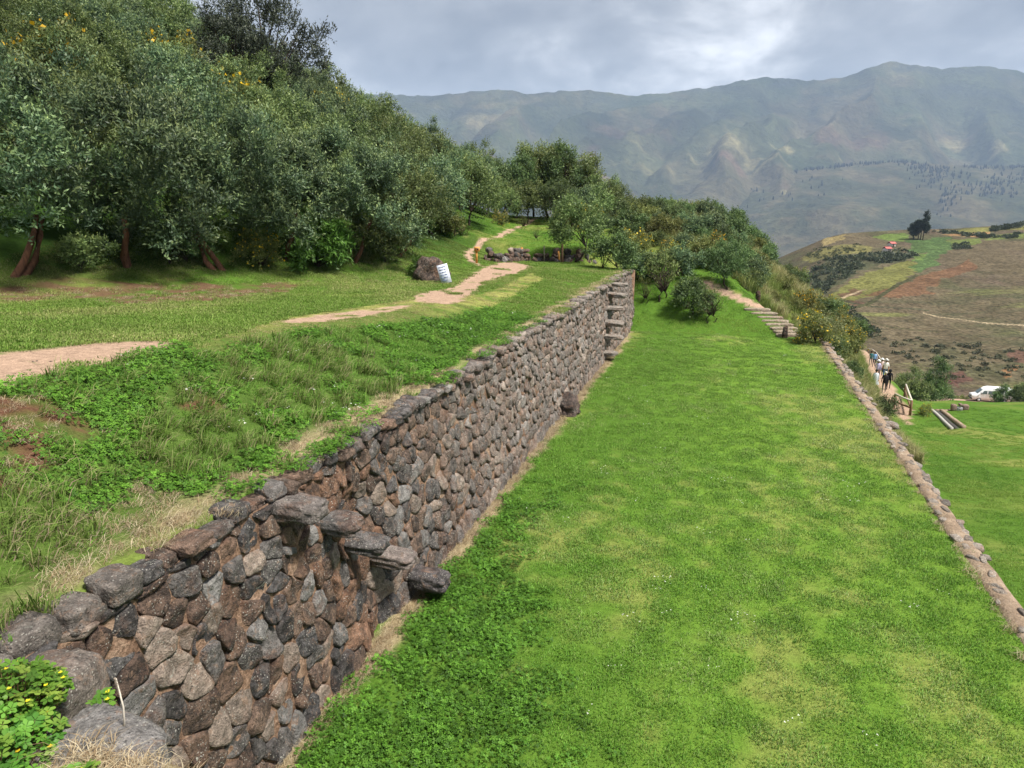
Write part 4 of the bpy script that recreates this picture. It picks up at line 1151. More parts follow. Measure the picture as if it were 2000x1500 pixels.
def trunk_mesh(name, clumps, base_r, stems, h_fork, seed, sides=8, reach=0.75, limbs=9):
    rs = np.random.default_rng(seed); g = Geo()
    top = clumps[:, 2].max()
    for s in range(stems):
        a = rs.uniform(0, 6.28) if stems > 1 else 0
        p0 = np.array((0.16 * math.cos(a), 0.16 * math.sin(a), -.25)) * (stems > 1) + np.array((0, 0, -.25 * (stems == 1)))
        tgt = clumps[rs.choice(len(clumps))] * np.array((.45, .45, 1)); tgt[2] = h_fork * rs.uniform(.85, 1.15)
        m1 = p0 * .6 + tgt * .4 + np.array((*rs.normal(0, .07, 2), 0)); m2 = p0 * .25 + tgt * .75 + np.array((*rs.normal(0, .09, 2), 0))
        g.tube([p0 - np.array((0, 0, .1)), p0 + np.array((0, 0, .3)), m1, m2, tgt], [base_r * 1.35, base_r, base_r * .82, base_r * .7, base_r * .6], sides)
        for q in rs.choice(len(clumps), min(limbs, len(clumps)), replace=False):
            e = clumps[q] * np.array((reach + .2, reach + .2, 1)); e[2] = max(e[2], tgt[2] * .8)
            mm = (tgt + e) / 2 + np.array((*rs.normal(0, .12, 2), rs.uniform(0, .2)))
            g.tube([tgt - (tgt - m2) * .15, mm, e], [base_r * .5, base_r * .3, base_r * .1], 5, caps=False)
    return g.mesh(name)
KIND = {}
def kind(name, crown, trunk, cm, tm): KIND[name] = (crown, trunk, cm, tm)
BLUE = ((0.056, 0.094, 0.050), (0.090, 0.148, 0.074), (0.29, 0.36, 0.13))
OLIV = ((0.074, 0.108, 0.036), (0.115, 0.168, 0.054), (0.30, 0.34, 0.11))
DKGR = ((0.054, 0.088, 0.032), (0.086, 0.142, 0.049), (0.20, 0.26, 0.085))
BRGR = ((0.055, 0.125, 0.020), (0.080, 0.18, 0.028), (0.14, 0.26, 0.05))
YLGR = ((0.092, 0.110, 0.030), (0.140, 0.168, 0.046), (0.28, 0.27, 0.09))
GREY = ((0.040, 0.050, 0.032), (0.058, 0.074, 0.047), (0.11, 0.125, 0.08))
for i in range(4):           # big grove trees, crown radius about 2.6, height about 5.4
    c = clump_set(80, 2.5, 0.80, 5.4, 500 + i)
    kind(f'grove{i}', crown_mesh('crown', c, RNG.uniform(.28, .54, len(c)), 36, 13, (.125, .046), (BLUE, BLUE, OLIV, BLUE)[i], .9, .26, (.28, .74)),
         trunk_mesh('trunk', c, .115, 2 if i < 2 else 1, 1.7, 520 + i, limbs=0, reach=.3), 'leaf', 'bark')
for i in range(4):           # medium trees, radius 1.7, height 3.6
    c = clump_set(58, 1.6, .75, 3.5, 540 + i)
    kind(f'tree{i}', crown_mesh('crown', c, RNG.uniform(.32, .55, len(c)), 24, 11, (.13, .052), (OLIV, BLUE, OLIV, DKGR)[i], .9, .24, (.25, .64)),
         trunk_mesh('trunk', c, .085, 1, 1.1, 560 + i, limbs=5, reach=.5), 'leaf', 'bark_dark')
for i in range(2):           # upright feathery trees
    c = clump_set(46, 1.25, .6, 4.1, 580 + i)
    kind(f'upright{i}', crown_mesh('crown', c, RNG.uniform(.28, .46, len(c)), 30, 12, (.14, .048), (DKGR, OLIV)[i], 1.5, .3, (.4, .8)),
         trunk_mesh('trunk', c, .09, 1, .9, 590 + i, limbs=12), 'leaf', 'bark_dark')
for i in range(5):           # shrubs, radius .75, height 1.5
    c = clump_set(26, .68, .22, 1.42, 600 + i)
    pal = (DKGR, OLIV, YLGR, BLUE, DKGR)[i]
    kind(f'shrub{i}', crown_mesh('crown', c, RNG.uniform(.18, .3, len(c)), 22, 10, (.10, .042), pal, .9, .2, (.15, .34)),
         trunk_mesh('stem', c, .03, 2, .35, 620 + i, 6, limbs=6), 'shrub', 'bark_dark')
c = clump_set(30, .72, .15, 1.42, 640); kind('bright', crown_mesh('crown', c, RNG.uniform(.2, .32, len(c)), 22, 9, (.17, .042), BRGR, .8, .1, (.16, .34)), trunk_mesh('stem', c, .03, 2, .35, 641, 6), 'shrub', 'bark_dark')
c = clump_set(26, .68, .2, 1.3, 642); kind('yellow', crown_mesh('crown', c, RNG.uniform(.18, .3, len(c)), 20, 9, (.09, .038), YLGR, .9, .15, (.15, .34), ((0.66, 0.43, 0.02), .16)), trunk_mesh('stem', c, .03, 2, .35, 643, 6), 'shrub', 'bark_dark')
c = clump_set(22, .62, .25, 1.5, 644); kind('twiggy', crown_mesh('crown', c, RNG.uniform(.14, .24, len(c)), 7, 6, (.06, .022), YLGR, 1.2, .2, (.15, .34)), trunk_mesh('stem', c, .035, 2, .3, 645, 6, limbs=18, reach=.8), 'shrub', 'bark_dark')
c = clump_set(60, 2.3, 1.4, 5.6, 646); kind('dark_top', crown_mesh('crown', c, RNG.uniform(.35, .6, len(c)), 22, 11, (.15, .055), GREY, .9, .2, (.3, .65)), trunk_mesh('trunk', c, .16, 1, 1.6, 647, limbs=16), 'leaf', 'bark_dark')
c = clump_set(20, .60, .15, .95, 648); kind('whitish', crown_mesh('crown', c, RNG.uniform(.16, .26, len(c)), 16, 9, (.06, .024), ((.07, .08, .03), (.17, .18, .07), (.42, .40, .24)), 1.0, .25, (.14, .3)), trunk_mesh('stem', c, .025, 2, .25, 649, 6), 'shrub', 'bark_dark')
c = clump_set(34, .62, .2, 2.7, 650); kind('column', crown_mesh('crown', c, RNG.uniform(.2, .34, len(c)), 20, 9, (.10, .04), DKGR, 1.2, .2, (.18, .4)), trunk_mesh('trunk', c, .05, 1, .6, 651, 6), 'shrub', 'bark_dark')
def plant(kd, loc, s, rz=None, name='tree', label='', category='tree', group=None, sz=1.0):
    crown, trunk, cm, tm = KIND[kd]
    if kd.startswith('shrub') or kd in ('yellow', 'whitish', 'bright'): loc = (loc[0], loc[1], loc[2] - .26 * s)
    o = empty(name, loc, (0, 0, random.uniform(0, 6.28) if rz is None else rz), (s, s, s * sz), label=label, category=category, group=group)
    link('crown', crown, MT[cm], o); link('trunk' if category == 'tree' else 'stem', trunk, MT[tm], o)
    return o
random.seed(23)
# front of the grove (base pixels of the survey, kind, scale)
for (a, b, kd, s, rz, lab) in (
        (30, 536, 'grove1', 1.00, 0.4, 'blue-green tree with foliage hanging near the ground, leftmost of the grove front'),
        (262, 522, 'grove0', 1.02, 1.9, 'grove tree with forked reddish trunk in the grassy shade'),
        (432, 530, 'grove1', 0.92, 2.7, 'grove tree with two thin leaning reddish stems'),
        (560, 505, 'grove3', 0.86, 0.2, 'blue-green grove tree behind the bright lance-leaved bush'),
        (690, 512, 'grove3', 0.84, 1.1, 'dark-stemmed grove tree just right of the bright lance-leaved bush'),
        (775, 500, 'grove2', 0.72, 4.0, 'leafy grove tree rising left behind the brown boulder'),
        (850, 462, 'tree1', 1.02, 2.2, 'dense tree above the boulder with the leaning white panel'),
        (915, 440, 'tree0', 0.95, 0.9, 'round tree at the foot of the grassy slope beside the track')):
    p = on_ground(a, b)
    plant(kd, (p[0], p[1], p[2] - .15), s, rz, 'grove_tree', lab, 'tree', 'trees of the grove')
p = on_ground(625, 524); plant('bright', p, 1.25, 0, 'leafy_bush', 'bright green lance-leaved bush under the grove trees', 'bush')
for a, b, kd, s, lab in ((745, 512, 'shrub1', 1.1, 'low bush under the dark-stemmed grove tree'), (820, 538, 'bright', .5, 'small green bush at the left side of the boulder'),
                         (500, 520, 'yellow', .8, 'shaded bush with a few yellow flowers behind the red stems'), (155, 528, 'shrub1', .8, 'small shaded bush left of the forked red trunk'),
                         (355, 515, 'shrub0', 1.0, 'dark bush in the shade between the red-stemmed trees'), (880, 460, 'shrub2', .9, 'pale bush between boulder and grassy slope')):
    plant(kd, on_ground(a, b), s, None, 'grove_bush', lab, 'bush')
# the wooded slope behind
placed = [tuple(o.location[:2]) for o in COL.objects if o.name.startswith('grove_tree')]
tries = 0; slope_n = 0; SLOPE = []
while tries < 5000 and slope_n < 105:
    tries += 1
    x, y = random.uniform(-58, -12), random.uniform(9, 66)
    xf = float(interp(y, [(8, -20), (14, -17.4), (20, -13.2), (25, -10.6), (33, -10.6), (40, -12.0), (48, -15.0), (60, -19), (70, -21)]))
    if x > xf - 1.5 or x < xf - 34: continue
    if y > 33 and -x < 14: continue
    z = float(ground(x, y))
    if not seen(np.array(x), np.array(y), np.array(z + 2), .12): continue
    if min(math.hypot(x - a, y - b) for a, b in placed) < 2.5: continue
    placed.append((x, y)); slope_n += 1
    far = math.hypot(x, y) > 40
    kd = random.choice(['tree0', 'tree1', 'tree2', 'tree3', 'grove2', 'grove0', 'tree1', 'tree2'])
    s = random.uniform(.62, .8) if kd.startswith('grove') else random.uniform(.8, 1.1)
    SLOPE.append((plant(kd, (x, y, z - .15), s, None, 'slope_tree', 'tree of the wooded slope', 'tree', 'trees of the wooded slope'), kd, 'tree'))
for a, b, kd, s, lab in ((120, 92, 'yellow', 2.0, 'yellow-flowered bush high on the wooded slope, upper left corner'), (345, 95, 'yellow', 1.9, 'yellow-flowered bush on the slope below the dark treetop'),
                         (465, 175, 'yellow', 1.7, 'yellow-flowered bush between wood and dark treetop'), (632, 205, 'yellow', 1.5, 'yellow-flowered bush at the edge of the wood against the sky')):
    d = sight(a, b); t = 30.0
    while t < 70 and CAM_H + d[2] * t > float(ground(d[0] * t, d[1] * t)) + 3.0: t += .5
    plant(kd, (d[0] * t, d[1] * t, CAM_H + d[2] * t - 1.0 * s), s, None, 'flowering_bush', lab, 'bush')
xk, yk = fr(44, lat_of(535, 100) * 44); plant('dark_top', (xk, yk, float(ground(xk, yk)) - .2), 1.15, None, 'dark_tree', 'dark grey-leaved tree topping the wooded slope against the clouds', 'tree', sz=1.1)
xk, yk = fr(43, lat_of(450, 60) * 43); plant('dark_top', (xk, yk, float(ground(xk, yk)) - .2), 1.0, None, 'dark_tree', 'second dark tree on the slope crest, left of the tallest', 'tree')
# central clump on the back slope
for a, d_, kd, s, lab in ((905, 47, 'tree0', .95, 'tree left of where the earth track tops the slope'), (948, 49, 'tree3', 1.0, 'dark round tree where the track meets the wood'), (975, 52, 'tree1', 1.05, 'leafy tree at the left end of the tall central clump'),
                         (1012, 50, 'upright0', .95, 'feathery upright tree left of centre in the central clump'), (1042, 53, 'upright1', 1.2, 'tall feathery tree closing the top of the earth track'),
                         (1075, 51, 'upright1', 1.12, 'tallest feathery tree of the central clump'), (1105, 50, 'upright0', 1.12, 'feathery tree right of the tallest in the central clump'),
                         (1138, 50, 'upright1', 1.0, 'feathery tree at the right end of the central clump'), (1172, 49, 'tree0', .8, 'low tree beside the right end of the central clump'),
                         (1030, 48, 'tree0', .75, 'low bushy tree in front of the central clump'), (1092, 47.5, 'tree3', .8, 'dark low tree filling the middle of the central clump'), (1150, 46, 'tree1', .7, 'low blue-green tree under the right end of the central clump'),
                         (990, 47, 'tree2', .6, 'small pale tree left of the track top'), (1060, 55, 'tree3', 1.05, 'dark tree behind the top of the earth track'), (1205, 48, 'tree2', .65, 'pale low tree right of the central clump')):
    x, y = fr(d_, lat_of(a, 430) * d_); plant(kd, (x, y, float(ground(x, y)) - .15), s, None, 'clump_tree', lab, 'tree', 'trees of the central clump')
plant('tree2', on_ground(1124, 513), .82, 1.0, 'lone_tree', 'rounded small tree standing behind the far end of the terrace', 'tree')
plant('twiggy', on_ground(1022, 447), .5, None, 'sapling', 'thin sapling beside the track on the grassy slope', 'plant')
plant('twiggy', on_ground(1048, 470), .45, None, 'sapling', 'tiny sapling lower on the grassy slope', 'plant')
plant('yellow', on_ground(975, 440), .6, None, 'slope_bush', 'bush with yellowish leaves above the grassy slope', 'bush')
# shrubs on the mound and spur
for a, b, kd, s, lab in ((1345, 612, 'shrub0', 1.2, 'dense dark bush on the bright grass mound'), (1388, 630, 'twiggy', .95, 'sparse twiggy bush right of the dense dark bush'),
                         (1420, 564, 'tree3', .6, 'dark bush-like tree beside the red earth path'), (1290, 585, 'twiggy', 1.2, 'thin leafless-looking bush behind the end of the wall'),
                         (1258, 592, 'twiggy', .7, 'small thin plant right of the wall end'),
                         (1243, 548, 'shrub3', 1.1, 'tall bush directly behind the wall corner'), (1290, 545, 'shrub1', 1.1, 'large bush behind the thin leafless-looking bush'),
                         (1330, 540, 'shrub3', 1.15, 'grey-green bush above the dense dark bush'), (1195, 526, 'shrub0', 1.2, 'dark bush between the lone tree and the wall corner'),
                         (1605, 668, 'whitish', 1.3, 'pale-flowered bush at the foot of the stone steps'), (1590, 672, 'yellow', .9, 'low bush with yellow flowers at the lawn corner'),
                         (1640, 668, 'yellow', 1.1, 'yellow-flowered bush beside the pale bush')):
    plant(kd, on_ground(a, b), s, None, 'bush', lab, 'bush')
MASS = []
LOOK = {'grove0': 'blue-green', 'grove2': 'olive', 'tree0': 'olive', 'tree1': 'blue-green', 'tree2': 'pale olive', 'tree3': 'dark green', 'shrub0': 'dark green', 'shrub1': 'olive', 'shrub2': 'yellowish', 'shrub3': 'grey-green', 'shrub4': 'deep green', 'yellow': 'yellow-flowered'}
def field(n, box, kinds, sr, label, group, ok, name='spur_bush', gap=.9, category='bush'):
    done = []; t = 0
    while len(done) < n and t < n * 60:
        t += 1
        x, y = random.uniform(box[0], box[1]), random.uniform(box[2], box[3])
        if not ok(x, y) or any(math.hypot(x - a, y - b) < gap for a, b in done): continue
        if poly_dist(x, y, SIDE_PATH)[0] < 1.3 or poly_dist(x, y, TRACK)[0] < 1.2 or poly_dist(x, y, LOW_PATH)[0] < 2.2 or poly_dist(x, y, ROAD)[0] < 7: continue
        z = float(ground(x, y))
        if not seen(np.array(x), np.array(y), np.array(z + .5), .05): continue
        v_ = np.array((x, y, z + .7 - CAM_H)); dd_ = v_ @ _fw; pa, pb = 1000 + FPX * (v_ @ _rt) / dd_, 750 - FPX * (v_ @ _up) / dd_
        if 1664 < pa < 1762 and pb > 655: continue
        done.append((x, y))
        kd = random.choice(kinds)
        MASS.append((plant(kd, (x, y, z - .1), random.uniform(*sr), None, name, label, category, group), kd, label))
XR = [(30.4, 4.3), (32.5, 2.5), (35, 0.6), (41, -0.6), (48, -1.2), (56, -1.0), (90, 4), (140, 8)]
field(72, (-9.5, 1.5, 37.0, 58), ['shrub0', 'shrub1', 'shrub3', 'shrub4', 'shrub1', 'shrub2', 'shrub3', 'shrub2', 'yellow'], (.6, 1.25), 'bush in the thicket covering the spur behind the wall end', 'thicket bushes on the spur',
      lambda x, y: x > -9.5 + max(0, (y - 44)) * .1 and x < interp(y, XR) + 1.5 and not (x < -5.5 and y < 42))
field(30, (0, 13, 40, 66), ['shrub0', 'shrub4', 'shrub2', 'shrub0'], (.7, 1.35), 'dark bush along the falling right flank of the spur', 'bushes down the spur flank',
      lambda x, y: x > interp(y, XR) + 1.8 and y > 49 + .3 * x)
field(14, (1.5, 9, 33, 48), ['shrub2', 'yellow', 'shrub2'], (.5, .95), 'small yellowish bush among the tawny bunchgrass', 'small bushes in the bunchgrass',
      lambda x, y: x > interp(y, XR) + 1.2)
field(26, (4.6, 11, 22, 58), ['shrub2', 'shrub1', 'yellow', 'shrub0'], (.6, 1.2), 'bush on the bank between lawn edge and lower footpath', 'bushes below the lawn edge',
      lambda x, y: x < 6.2 + (y - 22) * .12 and y > 22)
for a, b, kd, s, lab in ((1722, 822, 'shrub0', 1.0, 'dark bush in front of the wooden railing, below the lawn edge'), (1806, 812, 'yellow', .6, 'low bush with yellow flowers beside the railing post')):
    plant(kd, on_ground(a, b), s, None, 'path_bush', lab, 'bush')
for a, d, kd, s, lab in ((1786, 66, 'shrub1', 1.8, 'olive bush right of the walkers'), (1762, 76, 'shrub3', 1.7, 'grey-green bush just behind the walkers'), (1742, 92, 'shrub2', 1.9, 'yellowish bush beside the far railing'),
                         (1806, 70, 'shrub0', 1.5, 'dark bush between olive bush and small cypress-like tree'), (1828, 76, 'column', 1.7, 'small cypress-like tree left of the van')):
    x, y = fr(d, lat_of(a, 760) * d); plant(kd, (x, y, float(ground(x, y)) - .1), s, None, 'path_bush', lab, 'bush')
def picture(o, up=1.5):
    v = np.array(o.location) + np.array((0, 0, up)) - np.array((0, 0, CAM_H)); d = v @ _fw
    return 1000 + FPX * (v @ _rt) / d, 750 - FPX * (v @ _up) / d
ORD = ['leftmost', 'second from left', 'third from left', 'fourth from left', 'fifth from left', 'sixth from left', 'seventh from left', 'eighth from left', 'ninth from left', 'tenth from left']
def single_out(items, noun, marks, tiers):
    """label every plant of a mass by its look, the landmark below it and its place among its like"""
    sets = {}
    for o, kd, _ in items:
        a, b = picture(o)
        mk_ = min(marks, key=lambda m_: abs(m_[0] - a))[1]
        tr = next(t for lim, t in tiers if b < lim)
        sets.setdefault((LOOK[kd], tr, mk_), []).append((a, o))
    for (lk, tr, mk_), l in sets.items():
        l.sort(key=lambda t: t[0])
        for i, (a, o) in enumerate(l):
            o['label'] = f'{lk} {noun} {tr} {mk_}' + (f', {ORD[i] if i < 10 else "rightmost"}' if len(l) > 1 else '')
single_out(SLOPE, 'tree', [(30, 'above the far left path end'), (262, 'above the forked trunk'), (432, 'above the twin red stems'), (625, 'above the bright bush'), (840, 'above the boulder'), (960, 'above the grassy slope')],
           [(90, 'topmost'), (190, 'high up'), (270, 'halfway'), (340, 'low down'), (2000, 'lowest')])
BM = [(1140, 'behind the lone tree'), (1235, 'behind the wall corner'), (1300, 'above the thin bush'), (1345, 'above the dense bush'), (1420, 'above the red path'), (1520, 'above the steps'), (1600, 'above the lawn corner'), (1680, 'by the walkers')]
for lab_, noun in (('thicket', 'thicket bush'), ('flank', 'flank bush'), ('bunchgrass', 'small bush'), ('lawn edge', 'bank bush')):
    single_out([t for t in MASS if lab_ in t[2]], noun, BM, [(380, 'on the skyline'), (430, 'high up'), (480, 'halfway down'), (540, 'low down'), (600, 'lower still'), (3000, 'lowest')])
# ------------------------------------------------------------------ things on the terraces
for nm, c, r in (('wood_orange', (0.52, 0.24, 0.055), .75), ('wood_grey', (0.20, 0.165, 0.13), .85), ('wood_pale', (0.50, 0.45, 0.38), .8), ('wood_brown', (0.16, 0.09, 0.05), .85),
                 ('sign_white', (0.50, 0.53, 0.60), .5), ('sign_ink', (0.13, 0.16, 0.26), .6), ('ink_dark', (0.05, 0.03, 0.02), .7), ('van_white', (0.80, 0.81, 0.82), .3), ('glass_dark', (0.10, 0.14, 0.15), .12),
                 ('tyre', (0.02, 0.02, 0.02), .9), ('rim', (0.45, 0.46, 0.47), .4), ('bumper', (0.06, 0.06, 0.065), .6), ('lamp', (0.75, 0.76, 0.75), .2), ('tail', (0.35, 0.02, 0.02), .3),
                 ('roof_red', (0.40, 0.10, 0.085), .7), ('adobe', (0.62, 0.56, 0.50), .9), ('door', (0.10, 0.07, 0.05), .8), ('concrete', (0.30, 0.285, 0.26), .9), ('chan_dark', (0.045, 0.04, 0.035), .7)):
    MT[nm] = mat_plain(nm, c, r)
bp = on_ground(842, 546)
V, F = rock_geo((1.1, .9, 1.0), 33, 10, 3.0, .15, 1.6); V[:, 0] = V[:, 0] * (1 - .35 * np.clip(V[:, 2] / .45, -1, 1)) - .12 * V[:, 2]
gq = Geo(); gq.add(V, F, np.array((0.12, 0.088, 0.072)))
link('path_boulder', gq.mesh('path_boulder'), MT['stone'], loc=(bp[0], bp[1], bp[2] + .30), rot=(0, 0, .5), label='brown lichen-spotted boulder beside the terrace path', category='boulder')
sp_ = on_ground(868, 553)
sg = empty('info_panel', sp_, (0, 0, YAW + .25), label='white lettered panel leaning against the brown boulder', category='sign')
gq = Geo(); gq.box((0, 0, .31), (.36, .025, .64), (-.25, -.22, 0)); link('board', gq.mesh('board', False), MT['sign_white'], sg)
R_ = np.array(Euler((-.25, -.22, 0)).to_matrix())
for k in range(6):
    xw = -.145
    for w in ((.10, .15), (.17, .08), (.07, .09, .07), (.14, .11), (.09, .16), (.20,))[k]:
        gq = Geo(); cc = np.array((0, 0, .31)) + R_ @ np.array((xw + w / 2, -.0155, .235 - k * .09))
        gq.box(cc, (w * .86, .005, .032), (-.25, -.22, 0)); link('lettering', gq.mesh('lettering', False), MT['sign_ink'], sg); xw += w
# small orange marker post
mp_ = on_ground(931, 513)
mk = empty('marker_post', mp_, (0, 0, YAW), label='short orange wooden marker post with a small board', category='signpost')
gq = Geo(); gq.box((0, 0, .28), (.09, .09, .66)); link('post', gq.mesh('post', False), MT['wood_orange'], mk)
gq = Geo(); gq.box((.02, -.06, .58), (.24, .03, .20)); bd = link('board', gq.mesh('board', False), MT['wood_orange'], mk)
gq = Geo(); gq.box((.02, -.078, .60), (.15, .006, .035)); gq.box((.06, -.078, .57), (.05, .006, .05), (0, .78, 0)); link('lettering', gq.mesh('lettering', False), MT['ink_dark'], bd)
# low rubble wall behind the terrace end, with posts
lw = empty('rubble_wall', on_ground(1020, 505), kind='thing', label='low dark rubble wall behind the far end of the terrace path', category='stone wall')
pts = [np.array(on_ground(a, b)) for a, b in ((940, 508), (960, 512), (1000, 511), (1040, 511), (1080, 512), (1125, 514), (1160, 516))]
for i in range(len(pts) - 1):
    L = np.linalg.norm(pts[i + 1] - pts[i]); u = 0
    while u < L:
        w = random.uniform(.14, .46)
        for r_ in range(random.choice((1, 2, 2, 3))):
            V, F = rock_geo((w * random.uniform(.8, 1.3), .35, random.uniform(.16, .34)), u * 7 + i + r_ * 3, 4, 3.2, .2)
            p = pts[i] + (pts[i + 1] - pts[i]) * (u + w / 2) / L
            gq = Geo(); gq.add(place(V, (p[0] + random.gauss(0, .05), p[1] + .3 + r_ * .15 + random.gauss(0, .06), p[2] + .04 + r_ * .21), RNG.normal(0, .35, 3)), F, stone_col() * .9 if random.random() < .6 else np.array((.14, .095, .07)))
            o = link('stone', gq.mesh('stone'), MT['stone'], lw); o.matrix_parent_inverse = rel(lw)
        u += w
for a, b, h, r, m, lab in ((1018, 510, .62, .06, 'wood_orange', 'stout tan fence post at the rubble wall, leftmost of the row'), (1063, 512, .75, .035, 'wood_grey', 'thin grey fence post in the middle of the rubble wall'),
                           (1092, 512, .50, .045, 'wood_orange', 'short tan post leaning beside the tall brown post'), (1098, 513, .85, .055, 'wood_brown', 'tall brown fence post near the lone tree')):
    p = on_ground(a, b); gq = Geo(); tl = random.uniform(-.05, .05)
    gq.tube([(0, 0, -.2), (tl * .3, 0, h * .5), (tl, 0, h)], [r * 1.1, r, r * .92], 8)
    o = empty('fence_post', p, label=lab, category='post'); link('post', gq.mesh('post'), MT[m], o)
    gq = Geo(); gq.tube([(tl, 0, h), (tl, 0, h + .03)], [r * .92, r * .3], 8); link('post_top', gq.mesh('post_top'), MT[m], o)
# stone steps beside the red path
steps = empty('stone_steps', SIDE_PATH[4], label='worn stone steps with grass between, climbing beside the red path', category='steps')
for a, b in ((1490, 606), (1503, 614), (1515, 622), (1525, 629), (1534, 636), (1542, 643), (1550, 650), (1556, 656)):
    p = on_ground(a, b); V, F = rock_geo((1.15, .34, .18), a, 5, 6, .05)
    gq = Geo(); gq.add(place(V, (p[0] - .25, p[1], p[2] + .0), (0, 0, .25 + random.gauss(0, .05))), F, np.array((0.30, 0.25, 0.185)))
    o = link('step', gq.mesh('step'), MT['stone'], steps); o.matrix_parent_inverse = rel(steps)
for a, b, lab in ((1532, 660, 'dark stump-like stone at the right end of the grass mound'), (1480, 588, 'brown stump beside the red path')):
    p = on_ground(a, b); V, F = rock_geo((.22, .2, .6), a, 5, 3, .14); gq = Geo(); gq.add(V, F, np.array((.09, .055, .04)))
    link('stump', gq.mesh('stump'), MT['stone'], loc=(p[0], p[1], p[2] + .2), label=lab, category='stump')
# near yellow-flowered clover plant on the ledge
def herb(name, loc, n, rad, hmax, label, seed):
    random.seed(seed); o = empty(name, loc, label=label, category='plant')
    g, st, fl = Geo(), Geo(), Geo()
    for _ in range(n):
        a = random.uniform(0, 6.28); r = rad * math.sqrt(random.random()); z = hmax * (1 - (r / rad) ** 2 * .6) * random.uniform(.45, 1.05)
        c0 = np.array((r * math.cos(a), r * math.sin(a), z)); st.tube([(c0[0] * .6, c0[1] * .6, -.05), c0], .0022, 4, caps=False)
        k = random.choice((4, 5, 5)); b = random.uniform(0, 6.28); s = random.uniform(.024, .042); tx, ty = random.gauss(0, .4), random.gauss(0, .4)
        col = np.array(random.choice([(0.10, 0.24, 0.03), (0.14, 0.30, 0.04), (0.07, 0.18, 0.025), (0.20, 0.32, 0.05)])) * random.uniform(.8, 1.2)
        for q in range(k):
            t = b + q * 6.283 / k; u = np.array((math.cos(t), math.sin(t))); v = np.array((-u[1], u[0]))
            P = [u * .05 * s, u * .55 * s + v * .34 * s, u * .95 * s + v * .22 * s, u * 1.02 * s, u * .95 * s - v * .22 * s, u * .55 * s - v * .34 * s]
            W = [(p[0] + c0[0], p[1] + c0[1], c0[2] + tx * p[0] + ty * p[1] + .10 * s * (j in (1, 5))) for j, p in enumerate(P)]
            g.add(W, np.array([(0, 1, 2, 3), (0, 3, 4, 5)]), col)
        if random.random() < .07:
            for q in range(4):
                t = b + q * 1.57; u = np.array((math.cos(t), math.sin(t), .5)); v = np.array((-u[1], u[0], 0)); f0 = c0 + np.array((0, 0, .02))
                fl.add([f0, f0 + u * .007 + v * .006, f0 + u * .013, f0 + u * .007 - v * .006], np.array([(0, 1, 2, 3)]), (0.72, 0.58, 0.03))
    link('leaves', g.mesh('leaves', False), MT['herb'], o); link('stems', st.mesh('stems'), MT['herb'] if st.C else MT['wood_brown'], o)
    if fl.n: link('flowers', fl.mesh('flowers', False), MT['herb'], o, kind='stuff')
    return o
herb('flowering_herb', (-3.45, 2.24, 2.60), 420, .30, .27, 'yellow-flowered clover-like plant spilling over the near ledge', 1)
herb('flowering_herb', (-3.24, 1.93, 2.60), 560, .36, .24, 'green clover-like plant at the bottom left corner of the view', 2)
herb('flowering_herb', (-2.62, 1.93, 2.66), 50, .11, .12, 'small green clover sprig in the dry grass by the capstone', 3)
herb('flowering_herb', (-3.02, 2.46, 2.60), 14, .06, .09, 'tiny sprig at the wall face beside the capstone', 4)
random.seed(31)
stk = empty('dry_stalk', (-2.72, 2.30, 2.66), label='single upright tan stalk against the dark wall by the near capstone', category='plant')
gq = Geo(); gq.tube([(0, 0, 0), (-.01, .02, .12), (-.04, .03, .27)], [.006, .005, .003], 5); link('stem', gq.mesh('stem'), MT['wood_pale'], stk)
gq = Geo()
for k in range(16): gq.box((-.025 - k * .0012, .026, .18 + k * .006), (.010, .010, .008), (random.random(), random.random(), 0), None)
link('seed_head', gq.mesh('seed_head', False), MT['wood_grey'], stk)

# ------------------------------------------------------------------ lower slope: railings, channel, walkers, van
def railing(name, pts, h, label, rails=(1.0, .52), posts=None, mat_r='wood_pale', mat_p='wood_brown', r=.055):
    o = empty(name, pts[0], label=label, category='railing')
    for i, p in enumerate(pts):
        if posts and i not in posts: continue
        g_ = Geo(); g_.tube([(p[0], p[1], p[2] - .25), (p[0], p[1], p[2] + h * .5), (p[0], p[1], p[2] + h + .04)], [r * 1.3, r * 1.2, r * 1.1], 8)
        c = link('post', g_.mesh('post'), MT[mat_p], o); c.matrix_parent_inverse = rel(o)
    for lv in rails:
        for a, b in zip(pts[:-1], pts[1:]):
            g_ = Geo(); m_ = [(a[k] + b[k]) / 2 for k in range(3)]
            g_.tube([(a[0], a[1], a[2] + h * lv), (m_[0], m_[1], m_[2] + h * lv - .03), (b[0], b[1], b[2] + h * lv)], r, 7)
            c = link('rail', g_.mesh('rail'), MT[mat_r if lv == 1.0 else mat_p], o); c.matrix_parent_inverse = rel(o)
    return o
def gp(a, b): return on_ground(a, b)
railing('path_railing', [gp(1745, 797), gp(1777, 811), gp(1766, 776)], 1.05, 'wooden railing corner with pale top rails below the lawn edge', r=.07)
def path_off(y, off):
    _, z = poly_dist(np.array([0.0]), np.array([0.0]), LOW_PATH)
    x = float(interp(y, [(p[1], p[0]) for p in LOW_PATH])) + off
    return (x, y, float(ground(x, y)))
railing('path_railing', [path_off(y, 1.15) for y in (82, 86, 90, 94, 99, 104, 110, 116, 122)], 1.05, 'long curved wooden railing beside the far end of the footpath', r=.055)
railing('path_railing', [path_off(y, -1.4) for y in (53.5, 55.0, 56.6)], 0.55, 'short pale railing rail showing above the dark bush', r=.06, rails=(1.0,))
